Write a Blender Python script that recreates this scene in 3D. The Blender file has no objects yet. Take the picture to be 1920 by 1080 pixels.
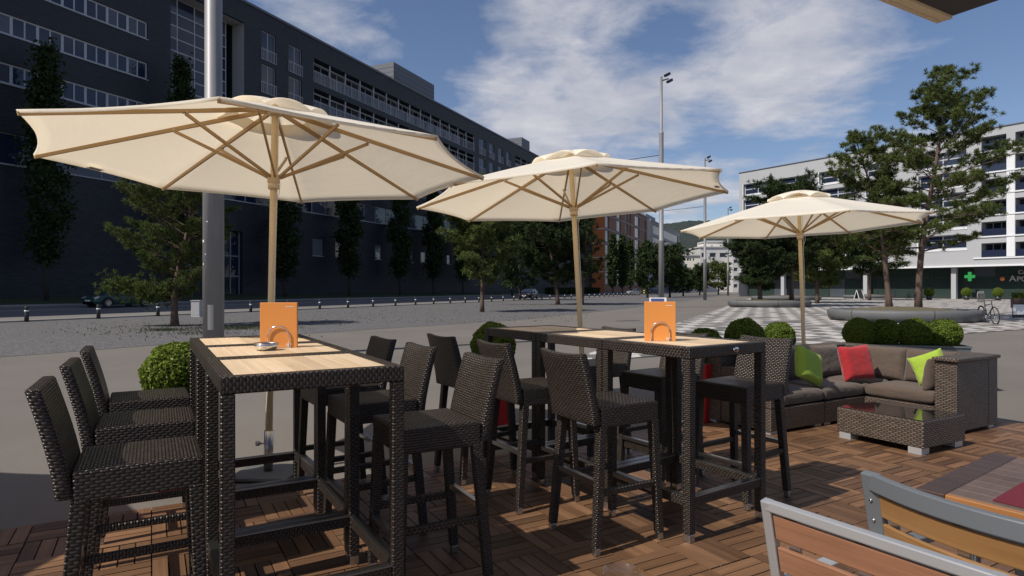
import bpy, math, random
from math import sin, cos, pi, radians, sqrt, atan2, floor
from mathutils import Vector, Matrix, noise
random.seed(7)
C = bpy.context.scene
COL = C.collection
V = Vector

# ---------------------------------------------------------------- camera
CAMH, FPX, HOR = 1.419, 1175.0, 541.5
cam = bpy.data.cameras.new('camera'); camo = bpy.data.objects.new('camera', cam); COL.objects.link(camo)
cam.sensor_fit = 'HORIZONTAL'; cam.sensor_width = 36.0; cam.lens = 36.0 * FPX / 1920.0
cam.shift_y = (HOR - 540.0) / 1920.0
cam.clip_start = 0.05; cam.clip_end = 6000
camo.location = (0, 0, CAMH); camo.rotation_euler = (pi / 2, 0, 0)
C.camera = camo

# ---------------------------------------------------------------- light
SX, SY, SEL = 0.84, 0.543, radians(48.5)          # light travels towards (SX, SY)
sun = bpy.data.lights.new('sun', 'SUN'); sun.energy = 5.0; sun.angle = radians(0.5); sun.color = (1.0, 0.93, 0.83)
suno = bpy.data.objects.new('sun', sun); COL.objects.link(suno)
h = sqrt(SX * SX + SY * SY)
suno.rotation_euler = V((SX / h * cos(SEL), SY / h * cos(SEL), -sin(SEL))).to_track_quat('-Z', 'Y').to_euler()
W = bpy.data.worlds.new('World'); C.world = W; W.use_nodes = True
C.view_settings.view_transform = 'Standard'; C.view_settings.look = 'None'
C.view_settings.exposure = 0.0; C.view_settings.gamma = 1.0


class NT:
    """small helper to write node trees"""
    def __init__(s, tree):
        s.t = tree; s.n = tree.nodes; s.l = tree.links
    def set(s, sock, v):
        if isinstance(v, bpy.types.NodeSocket): s.l.new(v, sock)
        elif isinstance(v, (tuple, list)) and len(v) == 3 and sock.type == 'RGBA': sock.default_value = (*v, 1)
        else: sock.default_value = v
    def node(s, typ, ins=None, **kw):
        n = s.n.new(typ)
        for k, v in kw.items(): setattr(n, k, v)
        for k, v in (ins or {}).items(): s.set(n.inputs[k], v)
        return n
    def m(s, op, a, b=None, c=None, clamp=False):
        n = s.n.new('ShaderNodeMath'); n.operation = op; n.use_clamp = clamp
        s.set(n.inputs[0], a)
        if b is not None: s.set(n.inputs[1], b)
        if c is not None: s.set(n.inputs[2], c)
        return n.outputs[0]
    def mix(s, f, a, b, mode='MIX'):
        n = s.n.new('ShaderNodeMix'); n.data_type = 'RGBA'; n.blend_type = mode
        s.set(n.inputs[0], f); s.set(n.inputs[6], a); s.set(n.inputs[7], b)
        return n.outputs[2]
    def noise(s, vec, scale, detail=3, rough=.55, out=0, distortion=0.0):
        n = s.node('ShaderNodeTexNoise', {'Scale': scale, 'Detail': detail, 'Roughness': rough, 'Distortion': distortion})
        if vec is not None: s.l.new(vec, n.inputs['Vector'])
        return n.outputs[out]
    def ramp(s, f, lo, hi):
        return s.node('ShaderNodeMapRange', {0: f, 1: lo, 2: hi, 3: 0.0, 4: 1.0}).outputs[0]
    def vm(s, op, a, b=None, sc=None):
        n = s.n.new('ShaderNodeVectorMath'); n.operation = op; s.set(n.inputs[0], a)
        if b is not None: s.set(n.inputs[1], b)
        if sc is not None: s.set(n.inputs[3], sc)
        return n.outputs[0]
    def sep(s, v):
        n = s.node('ShaderNodeSeparateXYZ', {0: v}); return n.outputs
    def comb(s, x, y, z):
        return s.node('ShaderNodeCombineXYZ', {0: x, 1: y, 2: z}).outputs[0]


# sky: physical sky with broken cloud mixed in by direction
w = NT(W.node_tree)
for n in list(w.n): w.n.remove(n)
sky = w.node('ShaderNodeTexSky', sky_type='NISHITA')
sky.sun_disc = False; sky.sun_elevation = SEL; sky.sun_rotation = atan2(-SX, -SY)
sky.altitude = 400; sky.air_density = 1.0; sky.dust_density = 1.3; sky.ozone_density = 2.2
tc = w.node('ShaderNodeTexCoord').outputs['Generated']
sx, sy, sz = w.sep(tc)
zz = w.m('MAXIMUM', sz, 0.02)
zz = w.m('ADD', zz, 0.12)
pv = w.comb(w.m('DIVIDE', sx, zz), w.m('DIVIDE', sy, zz), 0.0)
big = w.noise(w.vm('ADD', pv, (3.1, 1.2, 0)), 1.15, 4, .55, distortion=0.3)
fine = w.noise(w.vm('ADD', pv, (7.3, 2.2, 4)), 3.4, 9, .64, distortion=0.25)
dens = w.m('ADD', w.m('MULTIPLY', big, 1.35), w.m('MULTIPLY', fine, 0.80))
# more cloud low and to the right, clear upper left
def blob(px, v, lo, amt):
    d_ = V(((px - 960) / FPX, 1, (HOR - v) / FPX)).normalized()
    dt = w.n.new('ShaderNodeVectorMath'); dt.operation = 'DOT_PRODUCT'; w.l.new(tc, dt.inputs[0]); dt.inputs[1].default_value = d_
    return w.m('MULTIPLY', w.node('ShaderNodeMapRange', {0: dt.outputs['Value'], 1: lo, 2: 1.0, 3: 0.0, 4: 1.0}, interpolation_type='SMOOTHSTEP').outputs[0], amt)
bias = w.m('MULTIPLY', w.m('SUBTRACT', 0.40, sz), 0.22)
for q_ in ((1320, 70, .975, .15), (1080, 250, .97, .11), (1500, 50, .985, .12), (1480, 330, .96, .12), (960, 330, .985, .10), (1880, 300, .98, .10), (1050, 190, .985, .12), (1860, 330, .985, .12), (620, 40, .99, .14), (900, 20, .985, .05),
           (1800, 130, .98, -.22), (850, 150, .98, -.16), (1700, 280, .98, .10), (640, 60, .99, .06), (1330, 330, .985, -.08), (1330, 230, .9985, -.12), (1560, 200, .99, -.08)):
    bias = w.m('ADD', bias, blob(*q_))
dens = w.m('ADD', dens, bias)
cl = w.ramp(dens, 1.06, 1.38)
cl = w.m('MULTIPLY', w.m('POWER', cl, 1.15), 0.86)
shade = w.ramp(w.noise(pv, 3.0, 5, .6), .3, .75)
cloudcol = w.mix(shade, (4.2, 4.5, 5.4), (7.8, 7.6, 7.8))
skyc = w.mix(1.0, sky.outputs[0], (1.0, 0.99, 1.06), 'MULTIPLY')
mixc = w.mix(cl, skyc, cloudcol)
bg = w.node('ShaderNodeBackground', {0: mixc, 1: 0.096})
wo = w.node('ShaderNodeOutputWorld'); w.l.new(bg.outputs[0], wo.inputs[0])

# ---------------------------------------------------------------- materials
MATS = {}
def mat(name, fn, **kw):
    if name in MATS: return MATS[name]
    m = bpy.data.materials.new(name); m.use_nodes = True
    t = NT(m.node_tree)
    p = t.n.get('Principled BSDF')
    r = fn(t, p) if fn else None
    for k, v in kw.items(): t.set(p.inputs[k.replace('_', ' ')], v)
    MATS[name] = m
    return m

def bump(t, p, hgt, dist, strength=1.0):
    b = t.node('ShaderNodeBump', {'Height': hgt, 'Distance': dist, 'Strength': strength})
    t.l.new(b.outputs[0], p.inputs['Normal'])

def uvs(t): return t.node('ShaderNodeTexCoord').outputs['UV']
def objc(t): return t.node('ShaderNodeTexCoord').outputs['Object']
def rnd(t): return t.node('ShaderNodeNewGeometry').outputs['Random Per Island']
def wpos(t): return t.node('ShaderNodeNewGeometry').outputs['Position']

def wicker_fn(P, Q, dark, light, dist, gloss=.34):
    def fn(t, p):
        u, v, _ = t.sep(uvs(t))
        vr = t.m('DIVIDE', v, Q); row = t.m('FLOOR', vr)
        odd = t.m('MODULO', t.m('ABSOLUTE', row), 2.0)
        ur = t.m('ADD', t.m('DIVIDE', u, P), t.m('MULTIPLY', odd, 0.5))
        hu = t.m('ABSOLUTE', t.m('SINE', t.m('MULTIPLY', ur, pi)))
        hv = t.m('ABSOLUTE', t.m('SINE', t.m('MULTIPLY', vr, pi)))
        hh = t.m('MULTIPLY', t.m('POWER', hu, .7), t.m('POWER', hv, .6))
        cell = t.comb(t.m('FLOOR', ur), row, 0.0)
        rn = t.node('ShaderNodeTexWhiteNoise', {'Vector': cell}, noise_dimensions='3D').outputs['Value']
        streak = t.noise(t.comb(t.m('MULTIPLY', u, 6.0), t.m('MULTIPLY', v, 260.0), 0.0), 1.0, 2)
        lt = t.mix(rn, tuple(c * .62 for c in light), tuple(c * 1.25 for c in light))
        lt = t.mix(t.m('MULTIPLY', streak, .6), lt, tuple(c * .55 for c in light))
        t.set(p.inputs['Base Color'], t.mix(t.ramp(hh, .12, .72), dark, lt))
        t.set(p.inputs['Roughness'], t.m('SUBTRACT', gloss + .25, t.m('MULTIPLY', hh, .25)))
        bump(t, p, hh, dist)
    return fn
M_WICK = mat('black brown woven strand', wicker_fn(.030, .0118, (.0012, .001, .0008), (.052, .038, .030), .0052, .22))
M_SOFA = mat('taupe brown woven strand', wicker_fn(.050, .0165, (.020, .015, .012), (.125, .092, .070), .0045, .30))

def wood_fn(c1, c2, along=1, sc=1.0, rough=.5, isl=.5, grainbump=.0006, warp=0.0):
    def fn(t, p):
        u, v, _ = t.sep(uvs(t))
        r = rnd(t)
        g = t.comb(t.m('MULTIPLY', u if along else v, 60.0 * sc), t.m('MULTIPLY', v if along else u, 2.4 * sc), t.m('MULTIPLY', r, 40.0))
        n1 = t.noise(g, 1.0, 5, .6, distortion=warp)
        n2 = t.noise(t.vm('MULTIPLY', g, (.12, 1.2, 1)), 1.0, 3, .5)
        f = t.m('ADD', t.m('MULTIPLY', t.ramp(n1, .3, .7), .55), t.m('MULTIPLY', t.ramp(n2, .3, .7), .45))
        col = t.mix(f, c1, c2)
        k = t.m('ADD', 1.0 - isl / 2, t.m('MULTIPLY', r, isl))
        col = t.mix(1.0, col, t.node('ShaderNodeCombineColor', {0: k, 1: t.m('MULTIPLY', k, t.m('ADD', .97, t.m('MULTIPLY', r, .05))), 2: t.m('MULTIPLY', k, t.m('ADD', .92, t.m('MULTIPLY', r, .12)))}).outputs[0], 'MULTIPLY')
        t.set(p.inputs['Base Color'], col)
        t.set(p.inputs['Roughness'], t.m('ADD', rough - .1, t.m('MULTIPLY', n1, .25)))
        bump(t, p, n1, grainbump)
    return fn
M_DECK = mat('weathered deck wood', wood_fn((.185, .096, .047), (.078, .041, .022), 1, .6, .50, .85, .0012))
M_TOP = mat('pale table planks', wood_fn((.68, .53, .365), (.47, .33, .195), 1, .45, .5, .34, .0006))
def knots(t, p):
    base = p.inputs['Base Color'].links[0].from_socket
    vo = t.node('ShaderNodeTexVoronoi', {'Vector': t.vm('ADD', t.vm('MULTIPLY', objc(t), (9, 4.5, 1)), (.3, .7, 0)), 'Scale': 1.0})
    k = t.m('MULTIPLY', t.ramp(vo.outputs['Distance'], .16, .04), t.m('GREATER_THAN', t.sep(vo.outputs['Color'])[0], .55))
    t.set(p.inputs['Base Color'], t.mix(t.m('MULTIPLY', k, .6), base, (.24, .12, .05)))
_t = NT(M_TOP.node_tree); knots(_t, M_TOP.node_tree.nodes['Principled BSDF'])
M_POLE = mat('light parasol wood', wood_fn((.80, .63, .39), (.70, .52, .30), 1, .9, .45, .12))
M_RIB = mat('parasol rib wood', wood_fn((.54, .36, .17), (.42, .27, .12), 1, .9, .42, .2))
M_TEAK = mat('grey brown teak board', wood_fn((.13, .085, .062), (.075, .05, .04), 1, .6, .42, .35))
M_TEAKD = mat('dark teak end board', wood_fn((.075, .042, .030), (.04, .024, .018), 1, .6, .4, .2))
M_TEAKE = mat('orange teak edge', wood_fn((.40, .19, .06), (.28, .12, .04), 1, .5, .42, .2))
M_SLATA = mat('reddish chair slats', wood_fn((.34, .165, .092), (.19, .088, .048), 1, 1.3, .42, .18))
M_SLATB = mat('honey chair slats', wood_fn((.42, .23, .09), (.20, .10, .035), 1, .7, .42, .35))
M_GROUT = mat('deck gap', None, Base_Color=(.012, .009, .007, 1), Roughness=.9)

def metal_fn(col, rough, sc=200):
    def fn(t, p):
        n = t.noise(t.vm('MULTIPLY', objc(t), (1, 1, .05)), sc, 2)
        t.set(p.inputs['Base Color'], t.mix(n, tuple(c * .8 for c in col), col))
        t.set(p.inputs['Metallic'], 1.0)
        t.set(p.inputs['Roughness'], t.m('ADD', rough, t.m('MULTIPLY', n, .12)))
    return fn
M_STEEL = mat('brushed steel', metal_fn((.55, .54, .53), .26))
M_ALU = mat('satin aluminium', None, Base_Color=(.47, .48, .49, 1), Roughness=.30, Metallic=.55)
M_CHROME = mat('polished chrome', metal_fn((.8, .8, .8), .07))
M_FOOTM = mat('scuffed footrest metal', metal_fn((.30, .29, .28), .28))
M_GREYF = mat('grey painted metal', None, Base_Color=(.155, .17, .185, 1), Roughness=.38, Metallic=.25)
M_SFOOT = mat('matt aluminium foot', None, Base_Color=(.55, .56, .58, 1), Roughness=.4, Metallic=.6)

def galv(t, p):
    n = t.noise(t.vm('MULTIPLY', wpos(t), (1, 1, .18)), 5.0, 5, .6)
    n2 = t.noise(wpos(t), 45.0, 3)
    t.set(p.inputs['Base Color'], t.mix(t.ramp(n, .3, .7), (.20, .20, .212), (.27, .265, .27)))
    t.set(p.inputs['Roughness'], t.m('ADD', .38, t.m('MULTIPLY', n2, .15)))
M_POST = mat('grey galvanised pole', galv, Metallic=.0)

def canvas(c, tr):
    def fn(t, p):
        n = t.noise(wpos(t), 7.0, 4, .55)
        u, v, _ = t.sep(uvs(t))
        wr = t.noise(t.comb(t.m('MULTIPLY', u, 3.0), t.m('MULTIPLY', v, 11.0), 0.0), 1.0, 4)
        col = t.mix(n, tuple(x * .94 for x in c), c)
        t.set(p.inputs['Base Color'], col)
        t.set(p.inputs['Roughness'], .85)
        b = t.node('ShaderNodeBump', {'Height': wr, 'Distance': .02, 'Strength': .28})
        t.l.new(b.outputs[0], p.inputs['Normal'])
        tl = t.node('ShaderNodeBsdfTranslucent', {0: (.95, .83, .63, 1)})
        t.l.new(b.outputs[0], tl.inputs['Normal'])
        mx = t.node('ShaderNodeMixShader', {0: tr})
        t.l.new(p.outputs[0], mx.inputs[1]); t.l.new(tl.outputs[0], mx.inputs[2])
        t.l.new(mx.outputs[0], t.n.get('Material Output').inputs[0])
    return fn
M_CANVAS = mat('cream parasol canvas', canvas((.92, .875, .765), .41))

def asphalt(t, p):
    P = wpos(t)
    a = t.noise(P, 260.0, 2, .7); b = t.noise(P, .35, 4, .6); c = t.noise(P, 60.0, 3, .6)
    k = t.m('ADD', t.m('MULTIPLY', t.ramp(a, .3, .7), .35), t.m('ADD', t.m('MULTIPLY', t.ramp(b, .3, .7), .3), t.m('MULTIPLY', c, .35)))
    col = t.mix(k, (.092, .082, .072), (.192, .172, .151))
    st = t.ramp(t.noise(t.vm('MULTIPLY', P, (1, .5, 1)), 1.3, 4, .65), .62, .72)
    col = t.mix(t.m('MULTIPLY', st, .25), col, (.07, .065, .06))
    vo = t.node('ShaderNodeTexVoronoi', {'Vector': P, 'Scale': 90.0}).outputs['Distance']
    sp = t.ramp(vo, .22, .12)
    col = t.mix(t.m('MULTIPLY', sp, t.m('MULTIPLY', t.ramp(c, .5, .6), .6)), col, (.36, .34, .31))
    t.set(p.inputs['Base Color'], col); t.set(p.inputs['Roughness'], .86)
    bump(t, p, a, .0025)
M_ASPH = mat('tan grey asphalt', asphalt)

def gravel(t, p):
    P = wpos(t)
    vo = t.node('ShaderNodeTexVoronoi', {'Vector': P, 'Scale': 26.0})
    n = t.noise(P, .25, 4, .6); n2 = t.noise(P, 9.0, 4, .7)
    cr = t.sep(vo.outputs['Color'])[0]
    col = t.mix(cr, (.045, .045, .048), (.165, .162, .164))
    col = t.mix(t.m('MULTIPLY', t.ramp(n, .45, .7), .5), col, (.10, .088, .08))
    col = t.mix(t.m('MULTIPLY', t.ramp(n2, .55, .7), .45), col, (.07, .065, .06))
    t.set(p.inputs['Base Color'], col); t.set(p.inputs['Roughness'], .9)
    bump(t, p, vo.outputs['Distance'], .02, .8)
M_GRAV = mat('grey gravel', gravel)

def road(t, p):
    P = wpos(t)
    a = t.noise(P, 40.0, 3, .7); b = t.noise(P, .3, 4, .6)
    t.set(p.inputs['Base Color'], t.mix(t.m('ADD', t.m('MULTIPLY', a, .5), t.m('MULTIPLY', b, .5)), (.10, .094, .088), (.23, .215, .20)))
    t.set(p.inputs['Roughness'], .8)
M_ROAD = mat('road asphalt', road)
M_PAINT = mat('white road paint', None, Base_Color=(.55, .55, .52, 1), Roughness=.7)

def plain(name, c, rough=.7, var=.15, sc=3.0, metal=0.0):
    def fn(t, p):
        n = t.noise(objc(t), sc, 4, .6)
        t.set(p.inputs['Base Color'], t.mix(n, tuple(x * (1 - var) for x in c), tuple(min(1, x * (1 + var)) for x in c)))
    return mat(name, fn, Roughness=rough, Metallic=metal)

DX, DY = .405, .914       # street direction (away from the camera)
def paving(t, p):
    P = wpos(t); x, y, _ = t.sep(P)
    u = t.m('ADD', t.m('MULTIPLY', x, .87), t.m('MULTIPLY', y, .49))
    v = t.m('SUBTRACT', t.m('MULTIPLY', y, .87), t.m('MULTIPLY', x, .49))
    s = .62
    vr = t.m('DIVIDE', v, s * .8); row = t.m('FLOOR', vr); fr = t.m('FRACT', vr)
    odd = t.m('MODULO', t.m('ABSOLUTE', row), 2.0)
    sh = t.m('MULTIPLY', t.m('SUBTRACT', t.m('MULTIPLY', odd, 2.0), 1.0), fr)
    ur = t.m('ADD', t.m('DIVIDE', u, s), t.m('MULTIPLY', sh, .5))
    cu = t.m('FLOOR', ur)
    ck = t.m('MODULO', t.m('ABSOLUTE', t.m('ADD', cu, row)), 2.0)
    rn = t.node('ShaderNodeTexWhiteNoise', {'Vector': t.comb(cu, row, 0.0)}, noise_dimensions='3D').outputs['Value']
    light = t.mix(rn, (.42, .40, .375), (.52, .495, .46)); drk = t.mix(rn, (.105, .098, .094), (.165, .155, .146))
    ck2 = t.m('MULTIPLY', ck, t.ramp(rn, .12, .14))
    col = t.mix(ck2, drk, light)
    fu = t.m('FRACT', ur)
    e = t.m('MINIMUM', t.m('MINIMUM', fu, t.m('SUBTRACT', 1.0, fu)), t.m('MINIMUM', fr, t.m('SUBTRACT', 1.0, fr)))
    col = t.mix(t.ramp(e, .018, .008), col, (.09, .085, .08))
    n = t.noise(P, 1.2, 5, .65); n3 = t.noise(P, 40.0, 3, .6)
    col = t.mix(t.m('MULTIPLY', t.ramp(n, .35, .75), .18), col, (.15, .14, .13))
    col = t.mix(t.m('MULTIPLY', n3, .14), col, (.2, .19, .18))
    t.set(p.inputs['Base Color'], col); t.set(p.inputs['Roughness'], .78)
M_PAVE = mat('light and dark stone paving', paving)

def grassm(t, p):
    P = wpos(t)
    n = t.noise(P, 6.0, 6, .7)
    t.set(p.inputs['Base Color'], t.mix(t.ramp(n, .3, .7), (.018, .028, .008), (.05, .07, .02)))
    bump(t, p, n, .05)
M_GRASS = mat('mown grass', grassm, Roughness=.9)

def brick(c1, c2, mort, sc=1.0):
    def fn(t, p):
        u = uvs(t)
        b = t.node('ShaderNodeTexBrick', {'Vector': u, 'Color1': (*c1, 1), 'Color2': (*c2, 1), 'Mortar': (*mort, 1), 'Scale': 1.0,
                                        'Mortar Size': .018 * sc, 'Brick Width': .5 * sc, 'Row Height': .16 * sc, 'Bias': 0.0})
        n = t.noise(u, .5, 4, .6)
        t.set(p.inputs['Base Color'], t.mix(t.m('MULTIPLY', n, .35), b.outputs[0], tuple(x * .6 for x in c1)))
        bump(t, p, b.outputs['Fac'], -.01)
    return fn
M_DARKB = mat('dark slate brick', brick((.017, .020, .029), (.030, .034, .047), (.008, .009, .012)), Roughness=.6)
M_DARKP = plain('dark roof panel', (.10, .11, .13), .5, .15, .6)
M_ORANGE = plain('orange render', (.62, .19, .06), .8, .1, .4)
M_BRWN = plain('shade browned render', (.20, .085, .05), .7, .12, .4)  # orange building's street side, its shade put into the colour
M_GREYB = plain('mid grey facade', (.22, .23, .25), .7, .1, .4)
M_WALLG = plain('light grey render', (.36, .37, .385), .8, .06, .3)
M_WALLW = plain('white painted facade', (.64, .65, .67), .7, .05, .3)
M_FRAMEW = plain('white window frame', (.40, .42, .46), .5, .05)
M_FRAMEG = plain('grey window frame', (.22, .23, .25), .5, .1)
M_REVEAL = plain('grey plastered reveal', (.34, .34, .35), .8, .08, .5)
M_FAR1 = plain('cream far facade', (.68, .65, .58), .8, .06, .2)
M_FAR2 = plain('grey far facade', (.48, .48, .48), .8, .06, .2)

def glass_fn(c, curt=.7):
    def fn(t, p):
        n = t.noise(objc(t), .35, 2)
        r = rnd(t)
        col = t.mix(t.m('MULTIPLY', t.m('GREATER_THAN', r, 1 - curt * .5), .8), c, (.10, .11, .14))
        col = t.mix(t.m('MULTIPLY', n, .5), col, tuple(x * .4 for x in c))
        t.set(p.inputs['Base Color'], col)
    return fn
M_GLASSD = mat('dark window glass', glass_fn((.018, .024, .045)), Roughness=.06, IOR=1.5)
M_GLASSB = mat('bluish reflecting glass', glass_fn((.022, .030, .060)), Roughness=.06, IOR=1.55)
M_GLASSL = mat('pale reflecting glass', glass_fn((.16, .19, .22)), Roughness=.08, IOR=1.8)
M_INT = plain('dark shop interior', (.02, .022, .022), .8, .2, 1)
M_BLACK = plain('black rubber', (.015, .015, .015), .6, .1)
M_SILHD = plain('near black metal', (.025, .027, .03), .4, .1)
M_CONC = plain('dark cast concrete', (.105, .108, .112), .65, .22, 1.6)
M_SOIL = plain('planter soil', (.10, .085, .05), .9, .5, 9)
M_RED = plain('red lacquered planter', (.36, .012, .016), .32, .08)
M_PLG = plain('slate grey planter', (.10, .115, .13), .45, .1)
M_BARK = plain('pine bark', (.115, .072, .052), .85, .45, 8)
M_BARKR = plain('reddish pine bark', (.095, .063, .048), .85, .4, 8)
M_BARKD = plain('dark bark', (.045, .037, .03), .9, .3, 6)
M_CONE = plain('pine cones', (.035, .025, .018), .8, .4, 50)

def leaf(name, c1, c2, tr=.25, rough=.5):
    def fn(t, p):
        r = rnd(t); n = t.noise(wpos(t), 1.1, 3, .6)
        f = t.m('ADD', t.m('MULTIPLY', r, .55), t.m('MULTIPLY', t.ramp(n, .3, .7), .45))
        col = t.mix(f, c1, c2)
        t.set(p.inputs['Base Color'], col); t.set(p.inputs['Roughness'], rough)
        p.inputs['Specular IOR Level'].default_value = .10
        tl = t.node('ShaderNodeBsdfTranslucent'); t.l.new(col, tl.inputs[0])
        mx = t.node('ShaderNodeMixShader', {0: tr})
        t.l.new(p.outputs[0], mx.inputs[1]); t.l.new(tl.outputs[0], mx.inputs[2])
        t.l.new(mx.outputs[0], t.n.get('Material Output').inputs[0])
    return mat(name, fn)
M_NEED = leaf('pine needles', (.040, .060, .018), (.125, .155, .045), .2, .7)
M_NEEDD = leaf('shade darkened needles', (.016, .028, .012), (.050, .075, .026), .2, .7)  # building shade and backlight on farther pines painted into the needle colour
M_LEAFC = leaf('columnar tree leaves', (.018, .030, .012), (.05, .075, .025))
M_BOX = leaf('boxwood leaves', (.042, .075, .012), (.20, .265, .042), .3, .45)
M_HILL = None

def fabric(name, c, sc=420):
    def fn(t, p):
        n = t.noise(objc(t), 4.0, 4, .6); wv = t.noise(objc(t), sc, 1)
        t.set(p.inputs['Base Color'], t.mix(n, tuple(x * .85 for x in c), tuple(x * 1.1 for x in c)))
        big = t.noise(objc(t), 9.0, 3, .55)
        bump(t, p, t.m('ADD', big, t.m('MULTIPLY', wv, .06)), .03, .6)
        p.inputs['Sheen Weight'].default_value = .2
    return mat(name, fn, Roughness=.85)
M_CUSH = fabric('brown taupe cushion', (.078, .054, .040))
M_CRED = fabric('red pillow', (.33, .008, .013))
M_CGRN = fabric('lime green pillow', (.27, .40, .030))
M_MENU = plain('orange menu card', (.76, .29, .065), .38, .02)
M_WHITE = plain('white print', (.8, .8, .8), .6, .02)
M_PLACE = plain('wine red placemat', (.12, .008, .018), .75, .06, 30)
M_CGLASS = mat('dark glass top', None, Base_Color=(.015, .014, .013, 1), Roughness=.03, IOR=1.75)
M_ROPE = plain('white cord', (.7, .68, .62), .8, .05)
M_CARG = plain('dark green car paint', (.04, .085, .072), .25, .05, 1, .2)
M_CARK = plain('black car paint', (.02, .022, .028), .25, .05, 1, .2)
M_CARS = plain('silver car paint', (.42, .43, .45), .28, .05, 1, .5)
M_CARW = plain('white car paint', (.7, .7, .7), .3, .03)
M_LAMPG = mat('headlight glass', None, Base_Color=(.75, .75, .72, 1), Roughness=.12, Metallic=.6)
M_SKIN = plain('skin', (.45, .28, .2), .6, .05)
M_BLUE = plain('blue cloth', (.06, .10, .28), .85, .1)
M_YEL = plain('yellow marking', (.75, .65, .05), .5, .05)
M_GREENS = plain('green pharmacy cross', (.02, .24, .06), .4, .05)
M_LET = plain('pale sign lettering', (.36, .35, .33), .5, .02)
def thin_glass(t, p):
    lw = t.node('ShaderNodeLayerWeight', {'Blend': .22})
    tr = t.node('ShaderNodeBsdfTransparent', {0: (.90, .91, .91, 1)}); gl = t.node('ShaderNodeBsdfGlossy', {0: (1, 1, 1, 1), 'Roughness': .02})
    mx = t.node('ShaderNodeMixShader', {0: t.m('MINIMUM', t.m('ADD', t.m('MULTIPLY', t.m('POWER', lw.outputs['Facing'], 2.0), .75), .05), .8)})
    t.l.new(tr.outputs[0], mx.inputs[1]); t.l.new(gl.outputs[0], mx.inputs[2]); t.l.new(mx.outputs[0], t.n.get('Material Output').inputs[0])
M_CLEAR = mat('clear glass', thin_glass)
M_CREAME = plain('pale timber edge', (.88, .85, .76), .6, .12, 8)
M_UNDER = plain('charcoal canopy underside', (.105, .125, .155), .8, .05, 1)

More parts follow.
